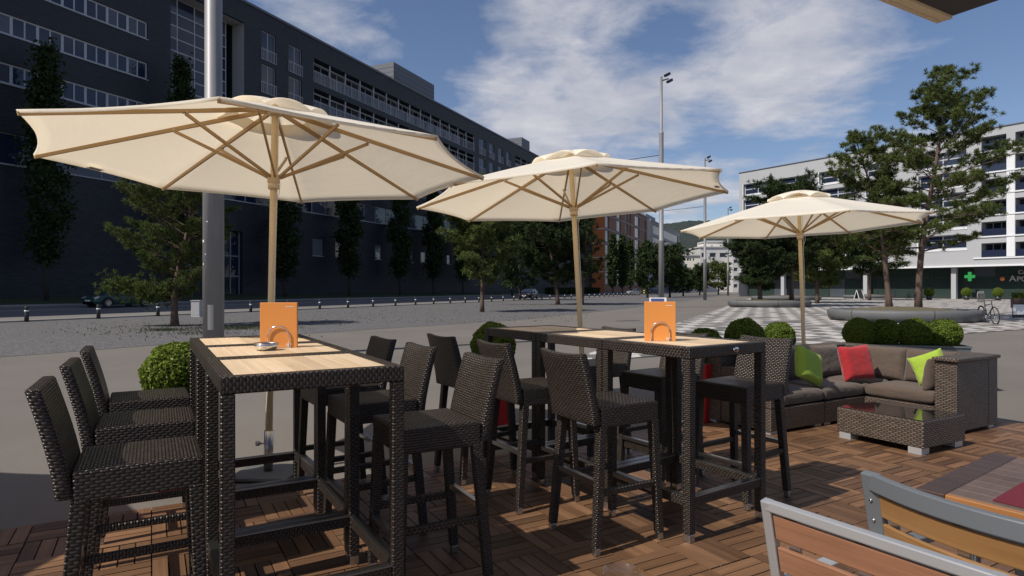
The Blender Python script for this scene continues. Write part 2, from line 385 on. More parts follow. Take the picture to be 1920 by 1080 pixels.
# ---------------------------------------------------------------- mesh helpers
class MB:
    def __init__(s): s.v = []; s.f = []; s.uv = []; s.sm = []
    def quad(s, a, b, c, d, uv=None, sm=False, off=0.0):
        i = len(s.v); s.v += [V(a), V(b), V(c), V(d)]
        s.f.append((i, i + 1, i + 2, i + 3))
        if uv is None:
            L1 = (V(b) - V(a)).length; L2 = (V(d) - V(a)).length; L3 = (V(c) - V(d)).length
            uv = [(off - L1 / 2, 0), (off + L1 / 2, 0), (off + L3 / 2, L2), (off - L3 / 2, L2)]
        s.uv += uv; s.sm.append(sm)
        return s
    def hexa(s, c, swap=False, off=0.0):
        """c: bottom 4 (ccw seen from above) then top 4; side faces get u across, v up"""
        i = len(s.v); c = [V(x) for x in c]; s.v += c
        F = [(0, 1, 5, 4), (1, 2, 6, 5), (2, 3, 7, 6), (3, 0, 4, 7), (4, 5, 6, 7), (3, 2, 1, 0)]
        for k, f in enumerate(F):
            a, b, cc, d = [c[j] for j in f]
            L1 = (b - a).length; L1t = (cc - d).length; L2 = (d - a).length
            o = off + k * .131
            if swap: q = [(0, o - L1 / 2), (0, o + L1 / 2), (L2, o + L1t / 2), (L2, o - L1t / 2)]
            else: q = [(o - L1 / 2, 0), (o + L1 / 2, 0), (o + L1t / 2, L2), (o - L1t / 2, L2)]
            s.f.append(tuple(i + j for j in f)); s.uv += q; s.sm.append(False)
        return s
    def box(s, x0, x1, y0, y1, z0, z1, swap=False, off=0.0):
        return s.hexa([(x0, y0, z0), (x1, y0, z0), (x1, y1, z0), (x0, y1, z0), (x0, y0, z1), (x1, y0, z1), (x1, y1, z1), (x0, y1, z1)], swap, off)
    def beam(s, p0, p1, w, h, w1=None, h1=None, up=(0, 0, 1), swap=False, off=0.0):
        p0, p1 = V(p0), V(p1); d = (p1 - p0).normalized(); up = V(up)
        if abs(d.dot(up)) > .95: up = V((0, 1, 0))
        x = d.cross(up).normalized(); y = x.cross(d).normalized()
        w1 = w if w1 is None else w1; h1 = h if h1 is None else h1
        c = []
        for p, a, b in ((p0, w / 2, h / 2), (p1, w1 / 2, h1 / 2)):
            c += [p - x * a + y * b, p + x * a + y * b, p + x * a - y * b, p - x * a - y * b]
        c = [c[3], c[2], c[1], c[0], c[7], c[6], c[5], c[4]]
        # orientation so that normals point outward
        n = (c[1] - c[0]).cross(c[3] - c[0])
        if n.dot(d) < 0: c = [c[1], c[0], c[3], c[2], c[5], c[4], c[7], c[6]]
        return s.hexa(c, swap, off)
    def tube(s, pts, r, n=10, caps=True, sm=True):
        pts = [V(p) for p in pts]; R = r if isinstance(r, (list, tuple)) else [r] * len(pts)
        b = len(s.v); L = 0; prev = None; acc = []
        for i, p in enumerate(pts):
            d = (pts[min(i + 1, len(pts) - 1)] - pts[max(i - 1, 0)])
            d = d.normalized() if d.length > 1e-9 else V((0, 0, 1))
            if prev is None:
                up = V((0, 0, 1)) if abs(d.z) < .9 else V((1, 0, 0))
                x = d.cross(up).normalized()
            else: x = (prev - d * prev.dot(d)).normalized()
            prev = x; y = d.cross(x)
            if i: L += (p - pts[i - 1]).length
            acc.append(L)
            for k in range(n):
                a = 2 * pi * k / n; s.v.append(p + (x * cos(a) + y * sin(a)) * R[i])
        for i in range(len(pts) - 1):
            for k in range(n):
                k2 = (k + 1) % n
                s.f.append((b + i * n + k, b + i * n + k2, b + (i + 1) * n + k2, b + (i + 1) * n + k))
                c = 2 * pi * R[i] / n
                s.uv += [(k * c, acc[i]), ((k + 1) * c, acc[i]), ((k + 1) * c, acc[i + 1]), (k * c, acc[i + 1])]; s.sm.append(sm)
        if caps:
            for base, rev in ((b, True), (b + (len(pts) - 1) * n, False)):
                idx = [base + k for k in range(n)]
                if rev: idx.reverse()
                s.f.append(tuple(idx)); s.uv += [(s.v[j].x, s.v[j].y) for j in idx]; s.sm.append(False)
        return s
    def lathe(s, prof, n=20, c=(0, 0, 0), sm=True, squash=1.0):
        b = len(s.v); c = V(c)
        for r, z in prof:
            for k in range(n):
                a = 2 * pi * k / n; s.v.append(c + V((r * cos(a), r * sin(a) * squash, z)))
        for i in range(len(prof) - 1):
            for k in range(n):
                k2 = (k + 1) % n
                s.f.append((b + i * n + k, b + i * n + k2, b + (i + 1) * n + k2, b + (i + 1) * n + k))
                s.uv += [(k / n, i * .1), ((k + 1) / n, i * .1), ((k + 1) / n, i * .1 + .1), (k / n, i * .1 + .1)]; s.sm.append(sm)
        return s
    def prism(s, poly, z0, z1, sm=False):
        """poly list of (x,y) ccw"""
        n = len(poly)
        for i in range(n):
            a, b_ = poly[i], poly[(i + 1) % n]
            s.quad((a[0], a[1], z0), (b_[0], b_[1], z0), (b_[0], b_[1], z1), (a[0], a[1], z1), sm=sm)
        for z, rev in ((z1, 0), (z0, 1)):
            i = len(s.v); s.v += [V((x, y, z)) for x, y in poly]
            idx = list(range(i, i + n)); idx = idx[::-1] if rev else idx
            s.f.append(tuple(idx)); s.uv += [(s.v[j].x, s.v[j].y) for j in idx]; s.sm.append(False)
        return s
    def poly(s, pts, uvf=None):
        i = len(s.v); s.v += [V(p) for p in pts]; s.f.append(tuple(range(i, i + len(pts))))
        s.uv += [(p[0], p[1]) for p in pts]; s.sm.append(False)
        return s
    def grid(s, fn, nu, nv, sm=True, uvf=None, close=False):
        b = len(s.v)
        for j in range(nv + 1):
            for i in range(nu + (0 if close else 1)):
                s.v.append(V(fn(i / nu, j / nv)))
        w_ = nu if close else nu + 1
        for j in range(nv):
            for i in range(nu):
                i2 = (i + 1) % w_ if close else i + 1
                s.f.append((b + j * w_ + i, b + j * w_ + i2, b + (j + 1) * w_ + i2, b + (j + 1) * w_ + i))
                q = [(i / nu, j / nv), ((i + 1) / nu, j / nv), ((i + 1) / nu, (j + 1) / nv), (i / nu, (j + 1) / nv)]
                s.uv += [uvf(*x) for x in q] if uvf else q
                s.sm.append(sm)
        return s
    def mesh(s, name):
        me = bpy.data.meshes.new(name); me.from_pydata(s.v, [], s.f)
        ul = me.uv_layers.new(name='UVMap')
        ul.data.foreach_set('uv', [c for q in s.uv for c in q])
        me.polygons.foreach_set('use_smooth', s.sm)
        me.update(); return me
    def build(s, name, m, parent=None, bevel=0.0, seg=2):
        me = s.mesh(name); me.materials.append(m)
        o = bpy.data.objects.new(name, me); COL.objects.link(o)
        if parent: o.parent = parent
        if bevel:
            b = o.modifiers.new('bevel', 'BEVEL'); b.width = bevel; b.segments = seg; b.limit_method = 'ANGLE'; b.angle_limit = radians(40)
            b.harden_normals = False
        return o

def thing(name, label, cat, loc=(0, 0, 0), rz=0.0, group=None):
    o = bpy.data.objects.new(name, None); COL.objects.link(o); o.empty_display_size = .2
    o.location = loc; o.rotation_euler = (0, 0, rz)
    return tag(o, label, cat, group)
def tag(o, label, cat=None, group=None, kind=None):
    if label: o['label'] = label
    if cat: o['category'] = cat
    if group: o['group'] = group
    if kind: o['kind'] = kind
    return o
def kids(o): return [c for c in bpy.data.objects if c.parent == o]
def copy_tree(o, parent=None):
    c = o.copy(); COL.objects.link(c); c.parent = parent
    for ch in list(o.children): copy_tree(ch, c)
    return c
def dup(o, loc, rz, label, group=None, scale=None):
    c = copy_tree(o); c.location = loc; c.rotation_euler = (0, 0, rz); c['label'] = label
    if group: c['group'] = group
    if scale: c.scale = (scale,) * 3 if not isinstance(scale, tuple) else scale
    return c
def gp(px, v):
    y = FPX * CAMH / (v - HOR); return V(((px - 960) / FPX * y, y, 0))
def at(px, y, z=0.0): return V(((px - 960) / FPX * y, y, z))
def zv(v, y): return CAMH + (HOR - v) / FPX * y
TH = .522
A1 = V((cos(TH), sin(TH), 0)); B1 = V((-sin(TH), cos(TH), 0))
TH2 = .60
A2 = V((cos(TH2), sin(TH2), 0)); B2 = V((-sin(TH2), cos(TH2), 0))
def ab(a, b, z=0.0): return A1 * a + B1 * b + V((0, 0, z))      # terrace frame

# ================================================================ SETTING: ground, road, paving, deck
def sn(s_, n_, z=0.0): return V((DX * s_ - DY * n_, DY * s_ + DX * n_, z))
def struct(o): o['kind'] = 'structure'; return o
SLOPE0, SLOPE1 = 38.0, 50.0
def gz(n_): return .04 * min(max(n_ - SLOPE0, 0), SLOPE1 - SLOPE0)
m = MB()
NS = [-2500, -400, -100, 0, 38, 50, 120, 500, 2500]; SS = [-600, -100, 0, 50, 100, 200, 500, 1500, 4000]
for i in range(len(NS) - 1):
    for j in range(len(SS) - 1):
        a, b, c, d = NS[i], NS[i + 1], SS[j], SS[j + 1]
        m.quad(sn(c, b, gz(b)), sn(c, a, gz(a)), sn(d, a, gz(a)), sn(d, b, gz(b)))
struct(m.build('ground', M_ASPH))
# road
m = MB()
for a, b in ((30.3, 38), (38, 45)):
    for j in range(len(SS) - 1):
        c, d = SS[j], SS[j + 1]
        m.quad(sn(c, b, gz(b) + .010), sn(c, a, gz(a) + .010), sn(d, a, gz(a) + .010), sn(d, b, gz(b) + .010))
struct(m.build('road', M_ROAD))
m = MB()
for c in range(-60, 400, 20):
    a, b = 41.2, 41.42
    m.quad(sn(c, b, gz(b) + .015), sn(c, a, gz(a) + .015), sn(c + 20, a, gz(a) + .015), sn(c + 20, b, gz(b) + .015))
struct(m.build('road_marking', M_PAINT))
m = MB()
for c in range(-60, 400, 20):
    for n0, hh in ((30.0, .07), (45.0, .12)):
        zb = gz(n0)
        p = [sn(c, n0 + .3, zb - .05), sn(c, n0, zb - .05), sn(c + 20, n0, zb - .05), sn(c + 20, n0 + .3, zb - .05)]
        m.hexa(p + [q + V((0, 0, hh + .05)) for q in p])
M_KERB = plain('pale kerb stone', (.30, .29, .27), .8, .15, 1)
struct(m.build('kerb', M_KERB))
# verge
m = MB()
for j in range(-60, 400, 4):
    for a, b in ((45.3, 47), (47, 50.6)):
        h0 = (lambda n_: gz(n_) + .10 + .05 * (n_ - 45.3))
        m.quad(sn(j, b, h0(b)), sn(j, a, h0(a)), sn(j + 4, a, h0(a)), sn(j + 4, b, h0(b)), sm=True)
tag(m.build('grass_verge', M_GRASS), 'dark mown grass strip between the road and the black brick building', 'grass', kind='stuff')
# gravel square
gl = [(-20, 3), (-10.6, 12.97), (-6.7, 19.5), (0, 28), (4.3, 36.6), (11.8, 52.9), (25, 85), (58, 165)]
m = MB()
for i in range(len(gl) - 1):
    (x0, y0), (x1, y1) = gl[i], gl[i + 1]
    s0 = x0 * DX + y0 * DY; s1 = x1 * DX + y1 * DY
    if i == 0: s0 -= 3
    m.quad(V((x0, y0, .006)), V((x1, y1, .006)), sn(s1, 30.0, .006), sn(s0, 30.0, .006))
m.quad(V((-20, 3, .006)), sn(-5.4, 30, .006), sn(-40, 30, .006), V((-40, -20, .006)))
struct(m.build('gravel', M_GRAV))
# stone paving of the square
m = MB()
pL0, pL1 = V((.9, 11.9, 0)), V((50, 128, 0))
pR = V((17.9, 21.9, 0)); dirR = V((.87, .49, 0))
pts = [V((.9, 11.9, .004)), pR + V((0, 0, .004)), pR + dirR * 75 + V((0, 0, .004)), V((60, 128, .004)), V((50, 128, .004))]
m.poly(pts)
struct(m.build('paving', M_PAVE))
m = MB()
for p0, p1 in ((V((.9, 11.9, .007)), pR + V((0, 0, .007))), (pR + V((0, 0, .007)), pR + dirR * 60 + V((0, 0, .007)))):
    d = (p1 - p0).normalized(); q = V((-d.y, d.x, 0)) * .05
    m.quad(p0 - q, p1 - q, p1 + q, p0 + q)
# drain slots across the asphalt
for o_, L in ():
    p1 = o_ + V((.87, .49, 0)) * L; q = V((-.49, .87, 0)) * .025
    m.quad(o_ - q, p1 - q, p1 + q, o_ + q)
struct(m.build('paving_joint', M_GROUT))

# timber deck of 30 cm tiles in basket weave
rr = random.Random(3)
m = MB(); bed = MB()
DA0, DA1, DB0, DB1 = -4.2, 7.8, -3.2, 4.6
T = .3
na, nb = int((DA1 - DA0) / T), int((DB1 - DB0) / T)
for i in range(na):
    for j in range(nb):
        a0 = DA0 + i * T; b0 = DB1 - (j + 1) * T
        dz = rr.uniform(-.0025, .0025)
        for k in range(4):
            w_ = T / 4; g = .0035; e = .003
            tz = .030 + dz + rr.uniform(-.0012, .0012)
            if (i + j) % 2: q = (a0 + k * w_ + g, a0 + (k + 1) * w_ - g, b0 + e, b0 + T - e); dr = 1
            else: q = (a0 + e, a0 + T - e, b0 + k * w_ + g, b0 + (k + 1) * w_ - g); dr = 0
            P = [ab(q[0], q[2]), ab(q[1], q[2]), ab(q[1], q[3]), ab(q[0], q[3])]
            i0 = len(m.v)
            top = [p + V((0, 0, tz)) for p in P]; bot = [p + V((0, 0, .008)) for p in P]
            m.v += bot + top
            U = [(0, 0), (w_, 0), (w_, T), (0, T)] if dr else [(0, 0), (0, T), (w_, T), (w_, 0)]
            of = rr.uniform(0, 9)
            for f, uu in (((4, 5, 6, 7), U), ((0, 1, 5, 4), U), ((1, 2, 6, 5), U), ((2, 3, 7, 6), U), ((3, 0, 4, 7), U)):
                m.f.append(tuple(i0 + t for t in f)); m.uv += [(x + of, y + of) for x, y in uu]; m.sm.append(False)
struct(m.build('deck', M_DECK))
bed.hexa([ab(DA0 - .01, DB0, .001), ab(DA1 + .01, DB0, .001), ab(DA1 + .01, DB1 + .01, .001), ab(DA0 - .01, DB1 + .01, .001),
          ab(DA0 - .01, DB0, .010), ab(DA1 + .01, DB0, .010), ab(DA1 + .01, DB1 + .01, .010), ab(DA0 - .01, DB1 + .01, .010)])
struct(bed.build('deck_bed', M_GROUT))

# ================================================================ FURNITURE
# ---- bar tables (local frame: x 0..0.7, y 0..0.7)
def bar_table(label, loc, rz, group):
    t = thing('bar_table', label, 'bar table', loc, rz, group)
    Wd = .7; e = .002
    m = MB()
    zt, zb, bw = 1.10, 1.035, .055
    m.box(e, Wd - e, e, bw, zb, zt, swap=True)
    m.box(e, Wd - e, Wd - bw, Wd - e, zb, zt, swap=True)
    m.box(e, bw, bw, Wd - bw, zb, zt, swap=True)
    m.box(Wd - bw, Wd - e, bw, Wd - bw, zb, zt, swap=True)
    m.build('top_frame', M_WICK, t, .006)
    m = MB(); n = 8; s0, s1 = bw + .001, Wd - bw - .001; w_ = (s1 - s0) / n
    for k in range(n):
        m.box(s0 + k * w_ + .0008, s0 + (k + 1) * w_ - .0008, s0, s1, zt - .022, zt - .004, off=k * .7)
    m.build('tabletop', M_TOP, t, .0012, 1)
    lw = .05
    for x0, y0 in ((e, e), (Wd - lw - e, e), (e, Wd - lw - e), (Wd - lw - e, Wd - lw - e)):
        l = MB(); l.box(x0, x0 + lw, y0, y0 + lw, .075, zb)
        lo = l.build('leg', M_WICK, t, .005)
        f = MB(); f.box(x0 + .003, x0 + lw - .003, y0 + .003, y0 + lw - .003, .032, .075); f.build('foot_cap', M_STEEL, lo, .003)
    z0, z1 = .225, .275
    for q, sw in (((lw + e, Wd - lw - e, e + .004, e + lw - .004), 0), ((lw + e, Wd - lw - e, Wd - lw - e + .004, Wd - e - .004), 0),
              ((e + .004, e + lw - .004, lw + e, Wd - lw - e), 1), ((Wd - lw - e + .004, Wd - e - .004, lw + e, Wd - lw - e), 1)):
        r = MB(); r.box(*q, z0, z1, swap=True)
        ro = r.build('foot_rail', M_WICK, t, .004)
        p = MB(); p.box(q[0], q[1], q[2] - .002, q[3] + .002, z1, z1 + .006)
        p.build('rail_plate', M_FOOTM, ro, .002)
    return t
O1 = V((-1.050, 2.252, 0)); O2 = V((.964, 3.400, 0))
g1 = 'wicker bar tables with plank tops'
tb = bar_table('near wicker bar table of the left row, its bare plank top nearest the camera', O1, TH, g1)
dup(tb, O1 + B1 * .703, TH, 'middle bar table of the left row, carrying an orange menu and a steel ashtray')
dup(tb, O1 + B1 * 1.406, TH, 'far bar table of the left row, next to the box bush by three stools')
tb2 = dup(tb, O2, TH2, 'near bar table of the right row, round badge on its edge, orange menu on top')
dup(tb, O2 + B2 * .703, TH2, 'middle bar table of the right row, empty plank top half in shade')
dup(tb, O2 + B2 * 1.406, TH2, 'far end bar table of the right row, empty top next to a box bush')
bd = MB(); bd.lathe([(.0, .0), (.017, .0), (.020, .003), (.017, .006), (0, .006)], 18)
bo = bd.build('badge', M_CHROME, tb2); bo.scale = (1.25, .85, 1); bo.rotation_euler = (pi / 2, 0, 0); bo.location = (.40, -.0005, 1.068)
bb = MB()
for k in range(3): bb.box(-.012 + k * .009, -.006 + k * .009, -.005, .005, .0062, .0066)
bb.build('badge_mark', M_GROUT, bo)

# ---- bar stools (local: seat centre at origin, facing +x)
def bar_stool(label, loc, rz, group):
    t = thing('bar_stool', label, 'bar stool', loc, rz, group)
    hw = .20; xf, xb = .215, -.185; zs, zu = .80, .685
    m = MB()
    def seat_fn(u, v):
        pass
    m.box(xb, xf, -hw, hw, zu, zs - .004)
    m.build('seat', M_WICK, t, .008)
    # slightly domed woven seat skin
    m = MB()
    m.grid(lambda u, v: (xb + .01 + u * (xf - xb - .02), -hw + .01 + v * (2 * hw - .02), zs - .003 + .010 * (1 - (2 * u - 1) ** 4) * (1 - (2 * v - 1) ** 4) - .008 * sin(pi * u) * sin(pi * v)),
           10, 10, uvf=lambda u, v: (v * .38, u * .38))
    m.build('seat_cover', M_WICK, t)
    # backrest: solid, leaning back, top edge a little hollow
    m = MB()
    def bk(side):
        def f(u, v):
            y = (-1 + 2 * u) * (hw - .004 * v)
            z = .70 + v * .385 - .012 * v * (1 - (2 * u - 1) ** 2)
            x = xb - .022 - .088 * v ** 1.35 - .012 * (1 - (2 * u - 1) ** 2) * v
            return (x + side * (.026 - .004 * v), y, z)
        return f
    F, Bk = bk(1), bk(-1)
    uvf = lambda u, v: (u * .4, v * .4)
    m.grid(lambda u, v: F(u, v), 8, 8, uvf=uvf)
    m.grid(lambda u, v: Bk(1 - u, v), 8, 8, uvf=uvf)
    m.grid(lambda u, v: V(F(0, v)).lerp(V(Bk(0, v)), 1 - u), 1, 8, uvf=lambda u, v: (u * .05, v * .4))
    m.grid(lambda u, v: V(F(1, v)).lerp(V(Bk(1, v)), u), 1, 8, uvf=lambda u, v: (u * .05, v * .4))
    m.grid(lambda u, v: V(F(u, 1)).lerp(V(Bk(u, 1)), v), 8, 1, uvf=lambda u, v: (u * .4, v * .05))
    m.grid(lambda u, v: V(F(u, 0)).lerp(V(Bk(u, 0)), 1 - v), 8, 1, uvf=lambda u, v: (u * .4, v * .05))
    bo = m.build('backrest', M_WICK, t)
    wd = bo.modifiers.new('weld', 'WELD'); wd.merge_threshold = .0006
    b = bo.modifiers.new('bevel', 'BEVEL'); b.width = .009; b.segments = 2; b.limit_method = 'ANGLE'; b.angle_limit = radians(50)
    w0, w1 = .047, .041
    for sy in (-1, 1):
        for top, bot in (((xf - .022, sy * (hw - .022), zu + .01), (xf + .0, sy * (hw + .004), .070)), ((xb + .018, sy * (hw - .022), zu + .01), (xb - .035, sy * (hw + .004), .070))):
            l = MB(); l.beam(bot, top, w1, w1, w0, w0, up=(1, 0, 0))
            lo = l.build('leg', M_WICK, t, .004)
            tp, bt = V(top), V(bot); d = (bt - tp).normalized()
            f = MB(); f.beam(bt + d * .038, bt, .033, .033, .033, .033, up=(1, 0, 0)); f.build('foot_cap', M_STEEL, lo, .003)
    def legx(front, z):
        a, b_ = ((xf, xf - .022) if front else (xb - .035, xb + .018)); f = (z - .07) / (zu + .01 - .07)
        return a + (b_ - a) * f, (hw + .004) + (-.026) * f
    for sy in (-1, 1):
        fx, fy = legx(True, .345); bx, by = legx(False, .345)
        r = MB(); r.beam((bx + .018, sy * by, .345), (fx - .018, sy * fy, .345), .032, .032); r.build('side_rail', M_WICK, t, .004)
    for fr, z in ((True, .30), (False, .395)):
        x, y = legx(fr, z)
        r = MB(); r.beam((x, -y + .018, z), (x, y - .018, z), .030, .030); r.build('foot_rail', M_STEEL, t, .003)
    return t
def stool_at(first, O, A, B, rz, a, b, flip, lab, group):
    p = O + A * a + B * b
    r = rz + (pi if flip else 0)
    if first is None: return bar_stool(lab, p, r, group)
    return dup(first, p, r, lab, group)
gs = 'dark wicker bar stools at the high tables'
S0 = stool_at(None, O1, A1, B1, TH, -.262, .315, 0, 'wicker bar stool at bottom left, nearest of the three left of the plank table', gs)
stool_at(S0, O1, A1, B1, TH - .01, -.245, 1.06, 0, 'middle wicker stool of the three on the left side of the left table row', gs)
stool_at(S0, O1, A1, B1, TH + .02, -.235, 1.80, 0, 'farthest of the three left stools, tucked in before the round box bush', gs)
stool_at(S0, O1, A1, B1, TH - .02, .945, .345, 1, 'large wicker stool facing left with lit back, right of the near plank table', gs)
stool_at(S0, O1, A1, B1, TH + .03, .905, 1.07, 1, 'second wicker stool on the right side of the left table row', gs)
stool_at(S0, O1, A1, B1, TH + .05, .88, 1.70, 1, 'farthest stool on the right side of the left row, only its back clear', gs)
stool_at(S0, O2, A2, B2, TH, -.277, .368, 0, 'wicker stool seen from behind at the near left of the right table row', gs)
stool_at(S0, O2, A2, B2, TH + .02, -.26, 1.10, 0, 'middle stool seen from behind along the left of the right row, red planter beyond', gs)
stool_at(S0, O2, A2, B2, TH + .06, -.27, 1.80, 0, 'far stool seen from behind at the left end of the right table row', gs)
stool_at(S0, O2, A2, B2, TH2, .945, .36, 1, 'stool facing left with sunlit back, between right table row and wicker sofa', gs)
stool_at(S0, O2, A2, B2, TH2, .86, .99, 1, 'stool behind the right table row, partly hidden by its legs', gs)
stool_at(S0, O2, A2, B2, TH2, .86, 1.74, 1, 'stool at the far side of the right row, back top just above the planks', gs)

# ---- menus with holders, ashtray
def menu(loc, rz, label, hlabel, h=.247, w_=.195):
    t = thing('menu_card', label, 'menu', loc, rz, 'orange menus on the bar tables')
    m = MB(); m.box(-w_ / 2, w_ / 2, .004, .030, 0, h); m.build('cover', M_MENU, t, .002)
    m = MB()
    x = w_ / 2 - .060
    for k, L in enumerate((.006, .004, .005, .003, .005, .004, .005)):
        m.box(x, x + L, .0030, .0042, h - .0255, h - .0215 - (.0008 if k % 2 else 0)); x += L + .0012
    m.build('cover_text', M_WHITE, t)
    m = MB(); z = .011; x = w_ / 2 - .057
    for q in ((0, .009, 0, .002), (0, .009, .008, .010), (0, .002, .002, .008), (.007, .009, .002, .008), (.011, .016, .003, .007),
              (.019, .028, 0, .002), (.019, .028, .010, .012), (.019, .021, .002, .010), (.026, .028, .002, .010)):
        m.box(x + q[0], x + q[1], .0030, .0042, z + q[2], z + q[3])
    m.build('logo', M_WHITE, t)
    s = thing('menu_holder', hlabel, 'menu holder', loc, rz, 'steel menu holders')
    r = .055; hh = .118
    for yy in (-.004, .038):
        pts = [(-r, yy, .003)] + [(-r * cos(a), yy, hh - r + r * sin(a)) for a in [i * pi / 14 for i in range(15)]] + [(r, yy, .003)]
        m = MB(); m.tube(pts, .0034, 10); m.build('hoop', M_CHROME, s)
    m = MB(); m.box(-.07, .07, -.012, .046, 0, .003); m.build('base', M_CHROME, s, .001)
    return t
p = at(522, 3.43, 1.0965)
menu(p, -atan2(p.x, p.y) * .25 + .06, 'tall orange menu card standing on the left table row beside the ashtray', 'arched steel holder gripping the orange menu beside the ashtray')
p2 = at(1238, 3.86, 1.0965)
menu(p2, -.10, 'tall orange menu card standing on the right table row, folder tucked behind it', 'arched steel holder gripping the orange menu on the right row', .243, .188)
m = MB(); m.box(-.055, .05, 0, .006, 0, .268); tf = m.build('folder', M_WHITE); tf.location = p2 + V((0, .046, .0)); tf.rotation_euler = (radians(-2), 0, -.10)
tag(tf, 'white and blue folder poking out behind the right orange menu', 'folder')
m = MB(); m.box(-.045, .035, -.0015, 0, .2, .262); m.build('blue_band', M_BLUE, tf)
p = at(499, 3.30, 1.0965)
t = thing('ashtray', 'round polished steel ashtray on the planks in front of the left menu', 'ashtray', p)
m = MB(); m.lathe([(.0, .002), (.040, .0), (.052, .006), (.060, .020), (.063, .032), (.058, .034), (.054, .028), (.050, .026), (.0, .024)], 36); m.build('bowl', M_CHROME, t)
m = MB(); m.lathe([(.062, .033), (.064, .036), (.061, .039), (.056, .037), (.054, .034)], 36); m.build('rim', M_STEEL, t)

# ---- parasols
RU = 1.638
def parasol(label, top, tx, ty, phase, rim=2.356, tagseg=0, group='cream wooden parasols'):
    base = V((top[0], top[1], 0)) + V((tx, ty, 0)) * rim
    t = thing('parasol', label, 'parasol', base, 0, group)
    nrm = V((-tx, -ty, 1)).normalized()
    t.rotation_mode = 'QUATERNION'; t.rotation_quaternion = V((0, 0, 1)).rotation_difference(nrm)
    zr, zh = rim, rim + .47
    m = MB(); m.tube([(0, 0, .30), (0, 0, 1.4), (0, 0, zh + .02)], [.0265, .0265, .0255], 20); m.build('pole', M_POLE, t)
    m = MB(); m.tube([(0, 0, .035), (0, 0, .335)], .034, 20); m.tube([(0, 0, .24), (-.07, -.02, .24)], .008, 8)
    m.lathe([(0, .0), (.018, .0), (.018, .03), (0, .03)], 10, (-.075, -.02, .225)); sl = m.build('base_tube', M_STEEL, t)
    m = MB(); m.box(-.22, .22, -.22, .22, .004, .030); m.build('base_plate', M_CONC, t, .006)
    ang = [phase - i * pi / 4 for i in range(8)]
    def ribp(k, r, dz=0.0):
        a = ang[k % 8]; f = r / RU
        return V((cos(a) * r, sin(a) * r, zh + (zr - zh) * f + dz))
    # canopy panels
    m = MB()
    for k in range(8):
        def f(u, v, k=k):
            r = .27 + v * (RU + .012 - .27)
            a, b_ = ribp(k, r, .018), ribp(k + 1, r, .018)
            q = a.lerp(b_, u); s4 = 4 * u * (1 - u); fr = r / RU
            q.x *= 1 - .036 * s4 * fr ** 3; q.y *= 1 - .036 * s4 * fr ** 3
            q.z -= .030 * s4 * sin(pi * v) * .8
            return q
        m.grid(f, 10, 14, uvf=lambda u, v, k=k: (k + u, v))
        # hem turned down along the edge
        def hem(u, v, k=k, f=f):
            q = V(f(u, 1.0)); s4 = 4 * u * (1 - u); q.z -= v * (.018); q.x *= 1 - .006 * v; q.y *= 1 - .006 * v
            return q
        m.grid(hem, 10, 1, uvf=lambda u, v, k=k: (k + u, v * .02))
    co = m.build('canopy', M_CANVAS, t)
    so = co.modifiers.new('weld', 'WELD'); so.merge_threshold = .001
    # cap with puffed lobes
    m = MB()
    def cap(u, v):
        a = phase + u * 2 * pi; r = v * .43
        lobe = abs(sin(4 * (a - phase))) ** .7
        z = zh + .055 - .150 * (v ** 1.4) + .058 * lobe * v ** 1.5
        rr_ = r * (1 - .06 * lobe * v)
        return (cos(a) * rr_, sin(a) * rr_, z)
    m.grid(cap, 96, 8, close=False, uvf=lambda u, v: (u * 8, v * .4))
    m.build('vent_cap', M_CANVAS, t)
    # hub, runner
    m = MB(); m.lathe([(0, zh - .06), (.05, zh - .06), (.055, zh - .03), (.05, zh), (0, zh + .01)], 20); m.build('top_hub', M_POLE, t)
    zrun = rim - .085
    m = MB(); m.lathe([(.027, zrun - .085), (.040, zrun - .08), (.042, zrun - .045), (.036, zrun - .04), (.046, zrun - .03), (.048, zrun + .02), (.040, zrun + .035), (.027, zrun + .035)], 20)
    m.build('runner', M_POLE, t)
    for k in range(8):
        a = ang[k]
        r = MB(); r.beam(ribp(k, .04, -.012), ribp(k, RU + .004, -.006), .017, .034, .017, .024)
        ro = r.build('rib', M_RIB, t, .002)
        pj = ribp(k, .71, -.030); q0 = V((cos(a) * .045, sin(a) * .045, zrun + .012))
        side = V((-sin(a), cos(a), 0)) * .017
        r = MB(); r.beam(q0 + side, pj + side, .014, .024); r.build('strut', M_RIB, ro, .002)
        r = MB(); r.beam(pj + side * -1.0 + V((0, 0, .008)), pj + side * 1.9 + V((0, 0, .008)), .010, .010); r.build('bolt', M_STEEL, ro)
    m = MB(); m.tube([(.034, -.018, zh - .05), (.037, -.02, zrun), (.030, -.022, 1.3), (.006, -.030, .9), (-.012, -.032, .5), (.01, -.034, .36)], .0032, 6)
    m.tube([(.034, -.018, zrun + .02), (.06, -.03, zrun - .04), (.055, -.03, zrun - .12), (.034, -.03, zrun - .17)], .0028, 6)
    m.build('cord', M_ROPE, t)
    # sewn maker's tag below the edge of one panel
    a, b_ = ribp(tagseg, RU, .0), ribp(tagseg + 1, RU, .0)
    q = a.lerp(b_, .28); q.x *= .962; q.y *= .962; d = (b_ - a).normalized(); inn = V((-q.x, -q.y, .30)).normalized()
    q.z -= .006
    g = MB(); g.quad(q, q + d * .13, q + d * .13 + inn * .05, q + inn * .05); to = g.build('sewn_tag', M_CREAME, t)
    g = MB(); 
    for kk in range(8): g.quad(q + d * (.015 + .013 * kk) + inn * .018 - V((0, 0, .0015)), q + d * (.025 + .013 * kk) + inn * .018 - V((0, 0, .0015)), q + d * (.025 + .013 * kk) + inn * .034 - V((0, 0, .0015)), q + d * (.015 + .013 * kk) + inn * .034 - V((0, 0, .0015)))
    g.build('tag_print', M_GROUT, to)
    return t
